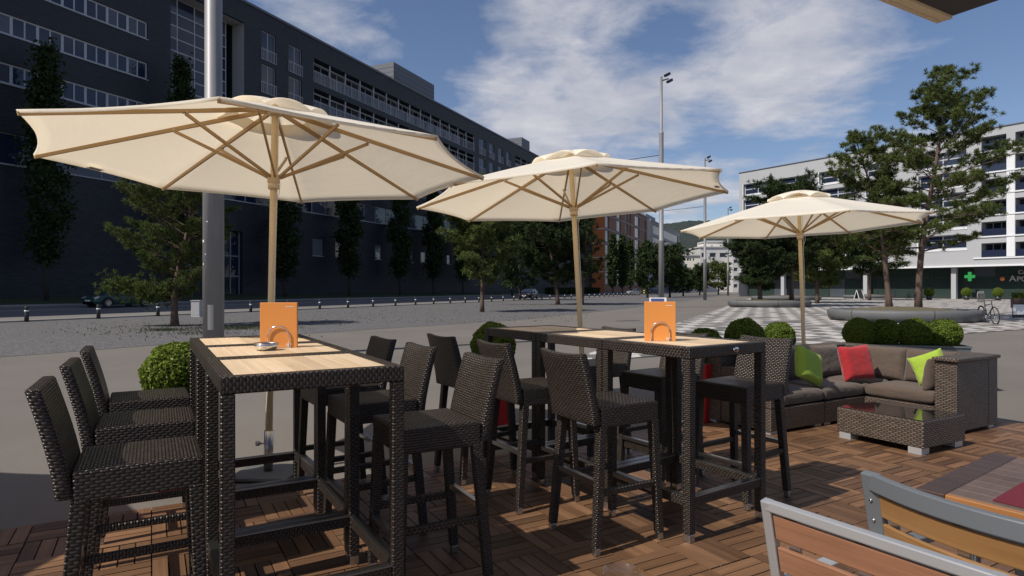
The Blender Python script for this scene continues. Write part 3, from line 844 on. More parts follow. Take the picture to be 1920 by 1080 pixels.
parasol('largest cream parasol at left, standing behind the left table row', (-1.844, 4.855), -.008, -.029, 4.126, tagseg=1)
parasol('middle cream parasol leaning slightly, behind the right table row', (.643, 6.594), .054, -.029, 3.157, tagseg=4)
parasol('farthest cream parasol at right, its pole rising behind the wicker corner sofa', (4.067, 8.862), .025, -.022, 3.036, rim=2.289, tagseg=4)
parasol('cream parasol beyond the left picture edge, casting the shade on the asphalt', (-5.55, 2.2), 0, 0, .3, tagseg=2)

# ---- sofa
FS = V((2.45, 5.93, 0))
fa, fb = A1, B1
sofa = thing('corner_sofa', 'taupe wicker corner sofa with brown cushions on the timber deck', 'sofa', FS, TH)
def sbox(parent, name, mt, a0, a1, b0, b1, z0, z1, bev=.008, swap=False):
    m = MB(); m.box(a0, a1, b0, b1, z0, z1, swap); return m.build(name, mt, parent, bev)
def cushion(parent, name, mt, w_, d_, h_, loc, rot=(0, 0, 0), pinch=.10, puff=1.0, label=None, seed=1):
    """soft box: w along x, d along y, h along z, centred at loc"""
    rs = random.Random(seed); N = 10
    m = MB()
    def side(sgn):
        def f(u, v):
            x, y = 2 * u - 1, 2 * v - 1
            e = (1 - abs(x) ** 5) * (1 - abs(y) ** 5)
            z = sgn * h_ / 2 * ((1 - puff) + puff * (e ** .42))
            kx = 1 - pinch * .35 * (1 - y * y) * abs(x) ** 3; ky = 1 - pinch * .35 * (1 - x * x) * abs(y) ** 3
            z += .004 * noise.noise(V((x * 2.2 + seed, y * 2.2, sgn)))
            return (x * w_ / 2 * kx, y * d_ / 2 * ky, z)
        return f
    F, G = side(1), side(-1)
    m.grid(F, 16, 16); m.grid(lambda u, v: G(1 - u, v), 16, 16)
    for q in range(4):
        def sd(u, v, q=q):
            a = [(u, 0), (1, u), (1 - u, 1), (0, 1 - u)][q]
            return V(G(*a)).lerp(V(F(*a)), v)
        m.grid(sd, 16, 2)
    o = m.build(name, mt, parent); o.location = loc; o.rotation_euler = rot
    wd = o.modifiers.new('weld', 'WELD'); wd.merge_threshold = .0008
    ss = o.modifiers.new('subd', 'SUBSURF'); ss.levels = ss.render_levels = 1
    if label: o['label'] = label
    return o
SD = .80; ZB, ZT = .06, .725
# left wing: base, back ; corner ; right wing
sbox(sofa, 'seat_base', M_SOFA, 0, .822, .0, SD - .20, ZB, .275)
sbox(sofa, 'seat_base', M_SOFA, .828, 1.5 + .60, .0, SD - .20, ZB, .275)
sbox(sofa, 'seat_base', M_SOFA, 1.5, 1.5 + SD - .20, -.69, -.003, ZB, .275)
sbox(sofa, 'backrest', M_SOFA, 0, 1.5 + SD, SD - .19, SD, ZB, ZT)
sbox(sofa, 'backrest', M_SOFA, 1.5 + SD - .19, 1.5 + SD, -.89, SD - .193, ZB, ZT)
sbox(sofa, 'back_cap', M_SOFA, -.02, 1.5 + SD + .02, SD - .21, SD + .02, ZT, ZT + .035, .008, True)
sbox(sofa, 'back_cap', M_SOFA, 1.5 + SD - .21, 1.5 + SD + .02, -.91, SD - .213, ZT, ZT + .035, .008, True)
sbox(sofa, 'armrest', M_SOFA, 0, .17, 0, SD - .193, .278, .62)
sbox(sofa, 'armrest', M_SOFA, 1.5 - .002, 1.5 + SD - .193, -.89, -.693, ZB, ZT)
sbox(sofa, 'armrest_cap', M_SOFA, 1.5 - .03, 1.5 + SD - .213, -.92, -.68, ZT, ZT + .035, .008, True)
for a, b in ((.02, .02), (.70, .02), (.85, .02), (.02, SD - .12), (2.16, SD - .12), (2.16, -.87), (1.52, -.87), (1.52, -.10)):
    sbox(sofa, 'foot', M_SFOOT, a, a + .10, b, b + .09, .028, .062, .003)
cushion(sofa, 'seat_cushion', M_CUSH, .64, .60, .15, (.495, .295, .35), puff=.35, seed=2)
cushion(sofa, 'seat_cushion', M_CUSH, .68, .60, .15, (1.165, .295, .35), puff=.35, seed=3)
cushion(sofa, 'seat_cushion', M_CUSH, .60, .60, .15, (1.81, .295, .35), puff=.35, seed=4)
cushion(sofa, 'seat_cushion', M_CUSH, .60, .68, .15, (1.80, -.345, .35), puff=.35, seed=5)
def backc(x, y, rz, w_, seed, hh=.36, tilt=12):
    return cushion(sofa, 'back_cushion', M_CUSH, w_, hh, .14, (x, y, .425 + hh / 2 - .01), (radians(90 - tilt), 0, rz), puff=.75, seed=seed)
backc(.52, .53, 0, .58, 11); backc(1.10, .53, 0, .52, 12); backc(1.62, .53, 0, .50, 13)
backc(2.02, .10, -pi / 2, .52, 14); backc(2.02, -.40, -pi / 2, .50, 15)
cushion(sofa, 'side_cushion', M_CUSH, .46, .34, .13, (.26, .25, .58), (radians(78), 0, pi / 2), puff=.75, seed=16)
cushion(sofa, 'side_cushion', M_CUSH, .46, .32, .13, (1.76, -.61, .575), (radians(80), 0, pi), puff=.75, seed=17)
def pillow(label, mt, px, v, y, size, rot, seed):
    p = V(((px - 960) / FPX * y, y, zv(v, y)))
    o = cushion(None, 'throw_pillow', mt, size, size, .15, p, rot, pinch=.22, puff=1.0, seed=seed)
    tag(o, label, 'pillow', 'bright throw pillows on the wicker sofa')
    return o
pillow('olive lime green pillow leaning at the left end of the sofa', M_CGRN, 1516, 686, 6.42, .36, (radians(72), radians(22), TH - .05), 21)
pillow('red square pillow standing in the corner of the sofa', M_CRED, 1605, 680, 6.78, .385, (radians(76), radians(-3), TH - .30), 22)
pillow('bright lime pillow tucked beside the right armrest cushion', M_CGRN, 1744, 690, 6.42, .33, (radians(76), radians(-24), TH - 1.25), 23)

# ---- coffee table
cf = thing('coffee_table', 'low wicker coffee table with dark glass top in front of the sofa', 'coffee table', at(1686, 5.70), TH - .02)
hx, hy = .33, .385
m = MB(); m.box(-hx, hx, -hy, hy, .085, .31); m.build('woven_body', M_SOFA, cf, .01)
m = MB(); m.box(-hx + .012, hx - .012, -hy + .012, hy - .012, .311, .319); m.build('glass_top', M_CGLASS, cf, .002)
for sx_ in (-1, 1):
    for sy_ in (-1, 1):
        m = MB(); x0, y0 = sx_ * (hx - .065), sy_ * (hy - .075)
        m.box(x0 - .06, x0 + .06, y0 - .055, y0 + .055, .028, .087); m.build('foot', M_SFOOT, cf, .003)

# ---- slatted dining chairs and table at right
def slat_chair(label, loc, rz, fm, wm, curved, W_=.52, hback=.88, lean=.10, nsl=5):
    """local: seat faces +x, back at x=0, y across"""
    t = thing('slatted_chair', label, 'chair', loc, rz, 'slatted garden chairs')
    bow = .055 if curved else 0.0
    def bp(y, z):       # point on the back plane
        f = (z - .42) / (hback - .42); return V((-lean * f - bow * (1 - (2 * y / W_) ** 2), y, z))
    fw, fd = (.050, .026) if curved else (.027, .024)
    m = MB()
    N = 12 if curved else 1
    ptsT = [bp(-W_ / 2 + W_ * i / N, hback - fw / 2) for i in range(N + 1)]
    if not curved: m.beam(ptsT[0], ptsT[1], fd, fw)
    else:
        i0 = len(m.v); NN_ = 24
        for i in range(NN_ + 1):
            q = bp(-W_ / 2 + W_ * i / NN_, hback - fw / 2)
            m.v += [q + V((-fd / 2, 0, -fw / 2)), q + V((fd / 2, 0, -fw / 2)), q + V((fd / 2, 0, fw / 2)), q + V((-fd / 2, 0, fw / 2))]
        for i in range(NN_):
            for k in range(4):
                a_, b_ = i0 + i * 4 + k, i0 + i * 4 + (k + 1) % 4
                m.f.append((a_, a_ + 4, b_ + 4, b_)); m.uv += [(0, 0)] * 4; m.sm.append(False)
    for sy_ in (-1, 1):
        m.beam(bp(sy_ * (W_ / 2 - .001), .43), bp(sy_ * (W_ / 2 - .001), hback - (.0 if curved else .0)) - V((0, 0, 0)), fw, fd + .001, up=(1, 0, 0))
    m.build('back_frame', fm, t, .004)
    for sy_ in (-1, 1):
        m = MB(); m.beam((-.0, sy_ * W_ / 2, .43), (-.05, sy_ * W_ / 2, .03), .03, .03, up=(1, 0, 0)); m.build('leg', fm, t, .003)
        m = MB(); m.beam((.43, sy_ * W_ / 2, .43), (.45, sy_ * W_ / 2, .03), .03, .03, up=(1, 0, 0)); m.build('leg', fm, t, .003)
        m = MB(); m.beam((-.03, sy_ * W_ / 2, .65), (.38, sy_ * W_ / 2, .65), .045, .022); m.beam((.38, sy_ * W_ / 2, .64), (.42, sy_ * W_ / 2, .44), .03, .03, up=(1, 0, 0)); m.build('armrest', fm, t, .003)
    m = MB()
    for k in range(6): m.box(.0 + k * .072, .065 + k * .072, -W_ / 2 + .02, W_ / 2 - .02, .425, .443, swap=True, off=k * 1.7)
    m.build('seat', wm, t, .003)
    sh = .066; gap = .020
    z1 = hback - fw - .006
    for k in range(nsl):
        zt, zb_ = z1 - k * (sh + gap), z1 - k * (sh + gap) - sh
        m = MB(); NN = 12 if curved else 1; hw_ = W_ / 2 - fw / 2 - .003
        for i in range(NN):
            y0, y1 = -hw_ + 2 * hw_ * i / NN, -hw_ + 2 * hw_ * (i + 1) / NN
            a0, a1, b0, b1 = bp(y0, zb_), bp(y1, zb_), bp(y0, zt), bp(y1, zt)
            o = V((.008, 0, 0))
            i0 = len(m.v); cs = [a0 - o, a0 + o, a1 + o, a1 - o, b0 - o, b0 + o, b1 + o, b1 - o]
            m.v += cs
            for f in ((3, 0, 4, 7), (1, 2, 6, 5)) + (((0, 1, 5, 4),) if i == 0 else ()) + (((2, 3, 7, 6),) if i == NN - 1 else ()) + ((4, 5, 6, 7), (3, 2, 1, 0)):
                m.f.append(tuple(i0 + j for j in f)); m.uv += [(cs[j].z + k * .37, cs[j].y + k * 2.1) for j in f]; m.sm.append(False)
        so = m.build('back_slat', wm, t)
        wd = so.modifiers.new('weld', 'WELD'); wd.merge_threshold = .0005
        bv = so.modifiers.new('bevel', 'BEVEL'); bv.width = .003; bv.segments = 2; bv.limit_method = 'ANGLE'; bv.angle_limit = radians(60)
    for yy in (-W_ / 2 + .055, .02, W_ / 2 - .055):
        m = MB(); m.beam(bp(yy, z1 - nsl * (sh + gap)) + V((.014, 0, 0)), bp(yy, hback - fw * .6) + V((.014, 0, 0)), .030, .008, up=(1, 0, 0)); m.build('back_strap', M_ALU, t)
    for sy_ in (-1, 1):
        for zz_ in (.80, .74, .66):
            if curved:
                q = bp(sy_ * W_ / 2, zz_); m = MB(); m.lathe([(0, 0), (.005, 0), (.005, .003), (0, .004)], 8); o = m.build('screw', M_CHROME, t)
                o.location = q + V((-.0145, 0, 0)); o.rotation_euler = (0, -pi / 2, 0)
    return t
# backs seen from behind; chair faces +A1 direction
d1 = V((.262, -.41, 0)); angA = atan2(.41, .262)
slat_chair('aluminium framed chair with reddish wood slats at the bottom right corner', V((.79, 1.395, 0)) + V((.08, .05, 0)), pi / 2 - angA, M_ALU, M_SLATA, False, W_=.50, hback=.88)
slat_chair('grey framed chair with curved honey wood slats, pulled up to the placemat table', V((1.13, 1.565, 0)) + V((.13, .06, 0)), pi / 2 - atan2(.35, .167), M_GREYF, M_SLATB, True, W_=.56, hback=.88)
# dining table
dt = thing('dining_table', 'grey brown teak table with wine red placemats at the right edge', 'table', (1.357, 2.107, 0))
e1 = V((.61, .43, 0)).normalized(); e2 = V((.154, -.257, 0)).normalized()
e1 = V((.80, .60, 0)); e2 = V((.545, -.838, 0))
def tq(m, a0, a1, b0, b1, z0, z1, swap=False, off=0.0):
    P = [e2 * b0 + e1 * a0, e2 * b1 + e1 * a0, e2 * b1 + e1 * a1, e2 * b0 + e1 * a1]
    m.hexa([q + V((0, 0, z0)) for q in P] + [q + V((0, 0, z1)) for q in P], swap, off)
m = MB(); tq(m, .002, .76, 0, .085, .722, .751, True); m.build('end_board', M_TEAKD, dt, .004)
m = MB()
for k in range(9): tq(m, .030 + k * .079, .030 + k * .079 + .0765, .0855, 1.6, .725, .750, False, k * 1.3)
m.build('tabletop', M_TEAK, dt, .0015, 1)
m = MB(); tq(m, .004, .028, .0855, 1.6, .722, .7495, True); m.build('front_edge', M_TEAKE, dt, .003)
for a, b in ((.08, .10), (.66, .10), (.08, 1.45), (.66, 1.45)):
    m = MB(); tq(m, a, a + .05, b, b + .05, .03, .7215); m.build('leg', M_GREYF, dt, .004)
for k, (a0, b0, lb) in enumerate(((.06, .20, 'wine red placemat nearest the slatted chairs, plate edge on it'), (.42, .28, 'wine red placemat on the far side of the teak table'))):
    m = MB(); tq(m, a0, a0 + .30, b0, b0 + .42, .7515, .7535); o = m.build('placemat', M_PLACE); o.location = dt.location; tag(o, lb, 'placemat', 'wine red placemats')
pp = V((1.357, 2.107, 0)) + e1 * .20 + e2 * .455 + V((0, 0, .7540))
t = thing('plate', 'small white plate on the near placemat, cut by the picture edge', 'plate', pp)
m = MB(); m.lathe([(0, .002), (.04, 0), (.05, .004), (.088, .014), (.09, .016), (.086, .017), (.05, .008), (0, .006)], 36); m.build('dish', M_WHITE, t)
# wine glass on a table below the picture edge
lt = thing('side_table', 'small teak table under the wine glass at the bottom picture edge', 'table', (.30, .88, 0), TH)
m = MB()
for k in range(8): m.box(-.30 + k * .075, -.227 + k * .075, -.30, .30, .715, .738, off=k)
m.build('tabletop', M_TEAK, lt, .0015, 1)
for a in (-.27, .27):
    for b in (-.27, .27):
        m = MB(); m.box(a - .02, a + .02, b - .02, b + .02, .03, .715); m.build('leg', M_GREYF, lt, .003)
wg = thing('wine_glass', 'empty clear wine glass at the bottom edge, only its rim and bowl showing', 'glass', at(1165, 1.06, .7385))
zt_ = .205
prof = [(.0, 0), (.033, .001), (.034, .003), (.006, .008), (.0040, .02), (.0038, .085), (.010, .095), (.026, .110), (.036, .130), (.038, .150), (.0355, .175), (.0325, zt_),
        (.0317, zt_), (.0347, .175), (.0372, .150), (.0352, .131), (.0252, .1115), (.0, .0985)]
m = MB(); m.lathe(prof, 40); m.build('bowl_and_stem', M_CLEAR, wg)

# ---- canopy overhead at top right
cn = thing('terrace_canopy', 'corner of a flat charcoal canopy with a pale edge strip overhead at top right', 'canopy', (0, 0, 0))
Cx, Cy = at(1757, 3.24).x, 3.24
ca = Cx * cos(TH) + Cy * sin(TH); cb = -Cx * sin(TH) + Cy * cos(TH); zc = zv(40, 3.24)
def cq(m, a0, a1, b0, b1, z0, z1):
    P = [ab(a0, b0), ab(a1, b0), ab(a1, b1), ab(a0, b1)]
    m.hexa([q + V((0, 0, z0)) for q in P] + [q + V((0, 0, z1)) for q in P])
m = MB(); cq(m, ca - 2.0, ca - .002, cb - 3.8, cb - .075, zc, zc + .09); m.build('underside', M_UNDER, cn)
m = MB(); cq(m, ca - 2.0, ca, cb - .072, cb - .030, zc - .012, zc + .09); cq(m, ca - 2.0, ca, cb - .024, cb, zc - .012, zc + .09); cq(m, ca - 2.0, ca, cb - .03, cb - .024, zc + .02, zc + .08); m.build('edge_strip', M_CANVAS, cn)
for a in (ca - 1.9, ca - .3):
    m = MB(); cq(m, a, a + .08, cb - 3.6, cb - 3.52, .03, zc); m.build('post', M_GREYF, cn)

# ================================================================ BUILDINGS
class Facade:
    """vertical plane: origin o, unit direction d along it, unit outward normal n"""
    def __init__(s, o, d, n): s.o, s.d, s.n = V(o), V(d).normalized(), V(n).normalized()
    def p(s, u, z, dep=0.0): return s.o + s.d * u + V((0, 0, z)) - s.n * dep
    def hit(s, px, v):
        r = V(((px - 960) / FPX, 1, 0)); t_ = s.o.dot(s.n) / r.dot(s.n); q = r * t_
        return (q - s.o).dot(s.d), CAMH + (HOR - v) / FPX * t_
    def q(s, m, u0, u1, z0, z1, dep=0.0):
        a, b = (u0, u1)
        pts = [s.p(a, z0, dep), s.p(b, z0, dep), s.p(b, z1, dep), s.p(a, z1, dep)]
        if (pts[1] - pts[0]).cross(pts[3] - pts[0]).dot(s.n) < 0:
            pts = [pts[1], pts[0], pts[3], pts[2]]
        sg = 1
        m.quad(*pts, uv=[(u0 * sg, z0), (u1 * sg, z0), (u1 * sg, z1), (u0 * sg, z1)])
    def bar(s, m, u0, u1, z0, z1, dep0, dep1):
        P = [s.p(u0, z0, dep0), s.p(u1, z0, dep0), s.p(u1, z0, dep1), s.p(u0, z0, dep1)]
        if (P[1] - P[0]).cross(P[3] - P[0]).z < 0: P = P[::-1]
        m.hexa(P + [q + V((0, 0, z1 - z0)) for q in P])
    def wall(s, m, u0, u1, z0, z1, ops, rev=None):
        """ops: (u0,u1,z0,z1,depth) recesses; reveals go to mesh rev (or m)"""
        us = sorted({u0, u1, *[o[0] for o in ops], *[o[1] for o in ops]}); us = [u for u in us if u0 <= u <= u1]
        zs = sorted({z0, z1, *[o[2] for o in ops], *[o[3] for o in ops]}); zs = [z for z in zs if z0 <= z <= z1]
        for j in range(len(zs) - 1):
            za, zb_ = zs[j], zs[j + 1]; run = None
            for i in range(len(us) - 1):
                ua, ub = us[i], us[i + 1]; cu, cz = (ua + ub) / 2, (za + zb_) / 2
                ins = any(o[0] < cu < o[1] and o[2] < cz < o[3] for o in ops)
                if ins:
                    if run is not None: s.q(m, run, ua, za, zb_); run = None
                elif run is None: run = ua
            if run is not None: s.q(m, run, us[-1], za, zb_)
        rv = rev or m
        for o in ops:
            a, b, c, d, e = o[:5]
            rv.quad(s.p(a, c), s.p(b, c), s.p(b, c, e), s.p(a, c, e)); rv.quad(s.p(a, d, e), s.p(b, d, e), s.p(b, d), s.p(a, d))
            rv.quad(s.p(a, c), s.p(a, c, e), s.p(a, d, e), s.p(a, d)); rv.quad(s.p(b, c, e), s.p(b, c), s.p(b, d), s.p(b, d, e))

def window(F, parent, u0, u1, z0, z1, dep, cols, rows=1, fm=None, gm=None, fw=.06, sillm=None, name='window', rowpos=None):
    """frame object with pane sub-part in a recess of depth dep"""
    fm = fm or M_FRAMEW; gm = gm or M_GLASSD
    m = MB()
    us = [u0 + (u1 - u0) * i / cols for i in range(cols + 1)]
    zs = rowpos or [z0 + (z1 - z0) * i / rows for i in range(rows + 1)]
    e = .004
    for i, u in enumerate(us):
        k2 = 1.5 if (name == 'strip_window' and i % 2 == 0) else .8 if name == 'strip_window' else 1.0
        a, b = (u + e, u + fw) if i == 0 else ((u - fw, u - e) if i == cols else (u - fw * k2 / 2, u + fw * k2 / 2))
        F.bar(m, a, b, z0 + e, z1 - e, dep - .06, dep - .004)
    for j, z in enumerate(zs):
        a, b = (z + e, z + fw) if j == 0 else ((z - fw, z - e) if j == len(zs) - 1 else (z - fw / 2, z + fw / 2))
        F.bar(m, u0 + fw, u1 - fw, a, b, dep - .057, dep - .006)
    fo = m.build(name, fm, parent)
    m = MB()
    for i in range(cols):
        for j in range(len(zs) - 1): F.q(m, us[i] + .01, us[i + 1] - .01, zs[j] + .01, zs[j + 1] - .01, dep - .028)
    m.build('pane', gm, fo)
    if sillm:
        m = MB(); F.bar(m, u0 - .03, u1 + .03, z0 - .07, z0 - .002, -.07, -.002); m.build('sill', sillm, fo)
    return fo
def railing(F, parent, u0, u1, z0, z1, dep, step=.16, mt=None):
    m = MB(); mt = mt or M_FRAMEW
    F.bar(m, u0, u1, z1 - .05, z1, dep, dep + .05); F.bar(m, u0, u1, z0, z0 + .04, dep, dep + .05)
    n = max(2, int((u1 - u0) / step))
    for i in range(n + 1):
        u = u0 + (u1 - u0 - .035) * i / n; F.bar(m, u, u + .035, z0 + .04, z1 - .05, dep + .005, dep + .04)
    return m.build('railing', mt, parent)

# ---- long dark brick building along the street
NB = 50.0
FD = Facade(sn(0, NB), (DX, DY, 0), (DY, -DX, 0))
hit = FD.hit
bd_ = thing('office_building', 'long dark slate brick building in shade with white strip windows and flat roof', 'building', sn(60, NB))
bd_.location = (0, 0, 0)
ZG = .25
zroof = hit(590, 74)[1]
sEnd = hit(1110, 500)[0]
ops = []; wins = []
u_r = hit(277, 100)[0]; uL = -35.0
def strip(v0, v1):
    z0, z1 = hit(276.5, v1)[1], hit(276.5, v0)[1]
    return z0, z1
bands = [strip(118, 150)]
sp = hit(276.5, 118)[1] - hit(276.5, 187)[1]
zA = bands[0]
pitch = hit(276.5, 42)[1] - hit(276.5, 118)[1]
for k in (-1, 0, 1, 2):
    z0, z1 = zA[0] + pitch * k, zA[1] + pitch * k
    if z1 > zroof - 1: continue
    ops.append((uL, u_r, z0, z1, .18)); wins.append((uL, u_r, z0, z1))
# ground band of windows running along
zD0, zD1 = hit(280, 350)[1], hit(0, 245)[1]
uD1 = hit(905, 440)[0]
ops.append((uL, uD1, zD0, zD1, .30))
# tall entrance recess
ur0, ur1 = hit(320, 100)[0], hit(459, 100)[0]; zr1 = hit(459, 43)[1]; zr0 = zD1 + .5
ops.append((ur0, ur1, zr0, zr1, 4.5))
# french windows
fr = []
for a, b, v0, v1 in ((490, 517, 62, 115), (541, 566, 88, 138)):
    u0, u1 = hit(a, 90)[0], hit(b, 90)[0]; z0, z1 = hit((a + b) / 2, v1)[1], hit((a + b) / 2, v0)[1]
    for k in (0, -1, -2, -3):
        fr.append((u0, u1, z0 + k * pitch, z1 + k * pitch))
# loggias
lg = []
ul0, ul1 = hit(588, 130)[0], hit(890, 280)[0]
lz1 = hit(588, 108)[1]; lz0 = hit(588, 152)[1]
for k in (0, -1, -2, -3): lg.append((ul0, ul1, lz0 + k * pitch, lz1 + k * pitch))
for px0, px1 in ((898, 910), (917, 927), (934, 943), (949, 957)):
    u0, u1 = hit(px0, 280)[0], hit(px1, 280)[0]
    for k in (0, -1, -2): fr.append((u0, u1, lz0 + k * pitch, lz1 + .0 + k * pitch))
for k in (0, -1): lg.append((hit(966, 290)[0], hit(1000, 290)[0], lz0 + k * pitch, lz1 + k * pitch))
sq = []
for px0, px1, v0, v1 in ((586, 606, 447, 479), (629, 642, 452, 482), (703, 716, 459, 486), (768, 775, 470, 492), (789, 800, 472, 492), (838, 846, 478, 495)):
    u0, u1 = hit(px0, 460)[0], hit(px1, 460)[0]
    sq.append((u0, u1, hit(px0, 479 if px0 == 586 else v1)[1], hit(px0, v0)[1]))
door = (hit(417, 430)[0], hit(455, 430)[0], .9, hit(430, 432)[1])
for q in fr: ops.append((*q, .22))
for q in lg: ops.append((*q, 1.5))
for q in sq: ops.append((*q, .20))
ops.append((*door, .5))
m = MB(); rv = MB()
FD.wall(m, uL, sEnd, ZG, zroof, [o for o in ops], m)
# body: roof, ends, back
NBk = 18.0
m.quad(FD.p(uL, zroof), FD.p(sEnd, zroof), FD.p(sEnd, zroof, NBk), FD.p(uL, zroof, NBk))
m.quad(FD.p(sEnd, ZG), FD.p(sEnd, ZG, NBk), FD.p(sEnd, zroof, NBk), FD.p(sEnd, zroof)); m.quad(FD.p(uL, ZG, NBk), FD.p(uL, ZG), FD.p(uL, zroof), FD.p(uL, zroof, NBk))
m.quad(FD.p(sEnd, ZG, NBk), FD.p(uL, ZG, NBk), FD.p(uL, zroof, NBk), FD.p(sEnd, zroof, NBk))
m.build('brick_wall', M_DARKB, bd_)
m = MB(); FD.bar(m, uL, sEnd + .1, zroof + .003, zroof + .25, -.12, .5); m.build('roof_edge', M_DARKP, bd_)
for px0, px1, hh in ((735, 815, 4.2), (985, 1000, 3.8)):
    u0, u1 = hit(px0, 150)[0] + 4, hit(px1, 190)[0] + 4
    m = MB(); FD.bar(m, u0, u1, zroof + .003, zroof + hh, 2.5, 8.5)
    for k in range(1, 6): FD.bar(m, u0 - .03, u1 + .03, zroof + hh * k / 6, zroof + hh * k / 6 + .05, 2.47, 8.53)
    m.build('roof_box', M_DARKP, bd_)
pane_w = hit(160, 100)[0] - hit(139, 100)[0]
for (u0, u1, z0, z1) in wins:
    nb = int((u1 - u0) / (pane_w * 2)); st = (u1 - u0) / nb
    window(FD, bd_, u0, u1, z0, z1, .18, nb * 2, 1, M_FRAMEW, M_GLASSB, .13, M_FRAMEW, name='strip_window')
nD = int((uD1 - uL) / 2.4)
window(FD, bd_, uL, uD1, zD0, zD1, .30, nD, 1, M_FRAMEG, M_GLASSB, .09, M_FRAMEW, name='strip_window')
# entrance recess glazing on the left wall part, pale reveal on the right
gu1 = ur0 + (hit(392, 100)[0] - ur0) * 1.9
zrow = []
z = zr0
while z < zr1 - .5: zrow.append(z); z += pitch / 3
zrow.append(zr1)
window(FD, bd_, ur0 + .02, ur1 - .9, zr0, zr1, 1.6, 4, 1, M_FRAMEW, M_GLASSB, .10, name='glazed_stairwell', rowpos=zrow)
m = MB(); m.quad(FD.p(ur1 - .02, zr0, 1.7), FD.p(ur1 - .02, zr0, .05), FD.p(ur1 - .02, zr1, .05), FD.p(ur1 - .02, zr1, 1.7))
FD.bar(m, ur0 + .01, ur1 - .03, zr1 - .05, zr1 - .01, .3, 1.7)
m.build('recess_lining', M_REVEAL, bd_)
for q in fr:
    w_ = window(FD, bd_, *q, .22, 2, 1, M_FRAMEW, M_GLASSB, .08, name='french_window')
    railing(FD, w_, q[0] - .05, q[1] + .05, q[2] - .05, q[2] + 1.1, -.09, .22)
for q in lg:
    n = max(2, int((q[1] - q[0]) / 2.8))
    w_ = window(FD, bd_, *q, 1.5, n * 2, 1, M_FRAMEW, M_GLASSD, .09, name='loggia_window')
    railing(FD, w_, q[0] + .01, q[1] - .01, q[2], q[2] + (q[3] - q[2]) * .48, .02, .26)
    m = MB()
    for i in range(n + 1):
        u = q[0] + .01 + (q[1] - q[0] - .14) * i / n; FD.bar(m, u, u + .12, q[2] + .002, q[3] - .002, .09, .21)
    FD.bar(m, q[0] + .14, q[1] - .14, q[2] + (q[3] - q[2]) * .78, q[2] + (q[3] - q[2]) * .80, .1, .16)
    m.build('loggia_post', M_FRAMEW, w_)
for q in sq: window(FD, bd_, *q, .20, 1, 1, M_FRAMEG, M_GLASSL, .06, M_FRAMEW, name='square_window')
m = MB(); FD.q(m, door[0] + .01, door[1] - .01, door[2] + .01, door[3] - .01, .45)
do = m.build('entrance_door', M_GLASSD, bd_)
m = MB()
for u in (door[0] + .02, (door[0] + door[1]) / 2, door[1] - .14): FD.bar(m, u, u + .12, door[2] + .01, door[3] - .01, .38, .43)
for z in (2.6, 4.6): FD.bar(m, door[0] + .15, door[1] - .15, z, z + .12, .385, .425)
m.build('door_frame', M_FRAMEG, do)

# ---- orange building beyond
FO = Facade(sn(0, 46.5), (DX, DY, 0), (DY, -DX, 0))
ho = FO.hit
ob = thing('office_building', 'orange rendered building with street side coloured brown for shade and tall windows beyond the dark one', 'building')
o0, o1 = ho(1133, 450)[0], ho(1213, 450)[0]; zo = ho(1193, 399)[1]
ops = []; hO = (zo - 3.0) / 6
cols_ = [(.02, .09), (.24, .33), (.43, .48), (.53, .56), (.66, .78), (.90, .96)]
for a, b in cols_:
    for k in range(6):
        ops.append((o0 + (o1 - o0) * a, o0 + (o1 - o0) * b, 2.2 + hO * k + .5, 2.2 + hO * (k + 1) - .25, .3))
m = MB(); FO.wall(m, o0, o1, .4, zo, ops)
m.quad(FO.p(o0, zo), FO.p(o1, zo), FO.p(o1, zo, 16), FO.p(o0, zo, 16)); m.quad(FO.p(o1, .4), FO.p(o1, .4, 16), FO.p(o1, zo, 16), FO.p(o1, zo))
m.build('street_wall', M_BRWN, ob)
FE = Facade(FO.p(o0, 0), (DY, -DX, 0), (-DX, -DY, 0))
m = MB(); FE.q(m, -16, 0, .4, zo); m.build('end_wall', M_ORANGE, ob)
m = MB()
for k in range(1, 7): FE.bar(m, -16, .02, 2.2 + hO * k - .14, 2.2 + hO * k + .14, -.06, -.002)
m.build('end_band', M_FAR1, ob)
m = MB()
for k in range(1, 7): FO.bar(m, o0, o1, 2.2 + hO * k - .16, 2.2 + hO * k + .16, -.08, -.002)
FO.bar(m, o0 - .2, o1 + .2, zo + .002, zo + .5, -.3, 3)
m.build('street_band', M_GREYB, ob)
for q in ops: window(FO, ob, q[0], q[1], q[2], q[3], .3, 2, 1, M_FRAMEW, M_GLASSL if q[1] - q[0] > 2 else M_GLASSB, .12)
m = MB()
for i in range(18): 
    u = o0 + (o1 - o0) * i / 17; FO.bar(m, u, u + .1, zo + .5, zo + 1.6, 1, 1.1)
FO.bar(m, o0, o1 + .1, zo + 1.6, zo + 1.75, 1, 1.1); m.build('roof_rail', M_GREYB, ob)

# ---- grey building further on
gb = thing('office_building', 'grey flat roofed building beyond the orange one, pale end wall', 'building')
FG = Facade(sn(0, 45.5), (DX, DY, 0), (DY, -DX, 0)); hg = FG.hit
g0, g1_ = hg(1219, 450)[0], hg(1274, 450)[0]; zg = hg(1230, 418)[1] ; zg = hg(1274, 440)[1]
ops = []
for k in range(5): ops.append((g0 + 5, g1_ - 3, 3 + k * (zg - 4) / 5 + 1.1, 3 + (k + 1) * (zg - 4) / 5, .3))
m = MB(); FG.wall(m, g0, g1_, .4, zg, ops)
m.quad(FG.p(g0, zg), FG.p(g1_, zg), FG.p(g1_, zg, 16), FG.p(g0, zg, 16)); m.quad(FG.p(g1_, .4), FG.p(g1_, .4, 16), FG.p(g1_, zg, 16), FG.p(g1_, zg))
m.build('street_wall', M_GREYB, gb)
FE2 = Facade(FG.p(g0, 0), (DY, -DX, 0), (-DX, -DY, 0))
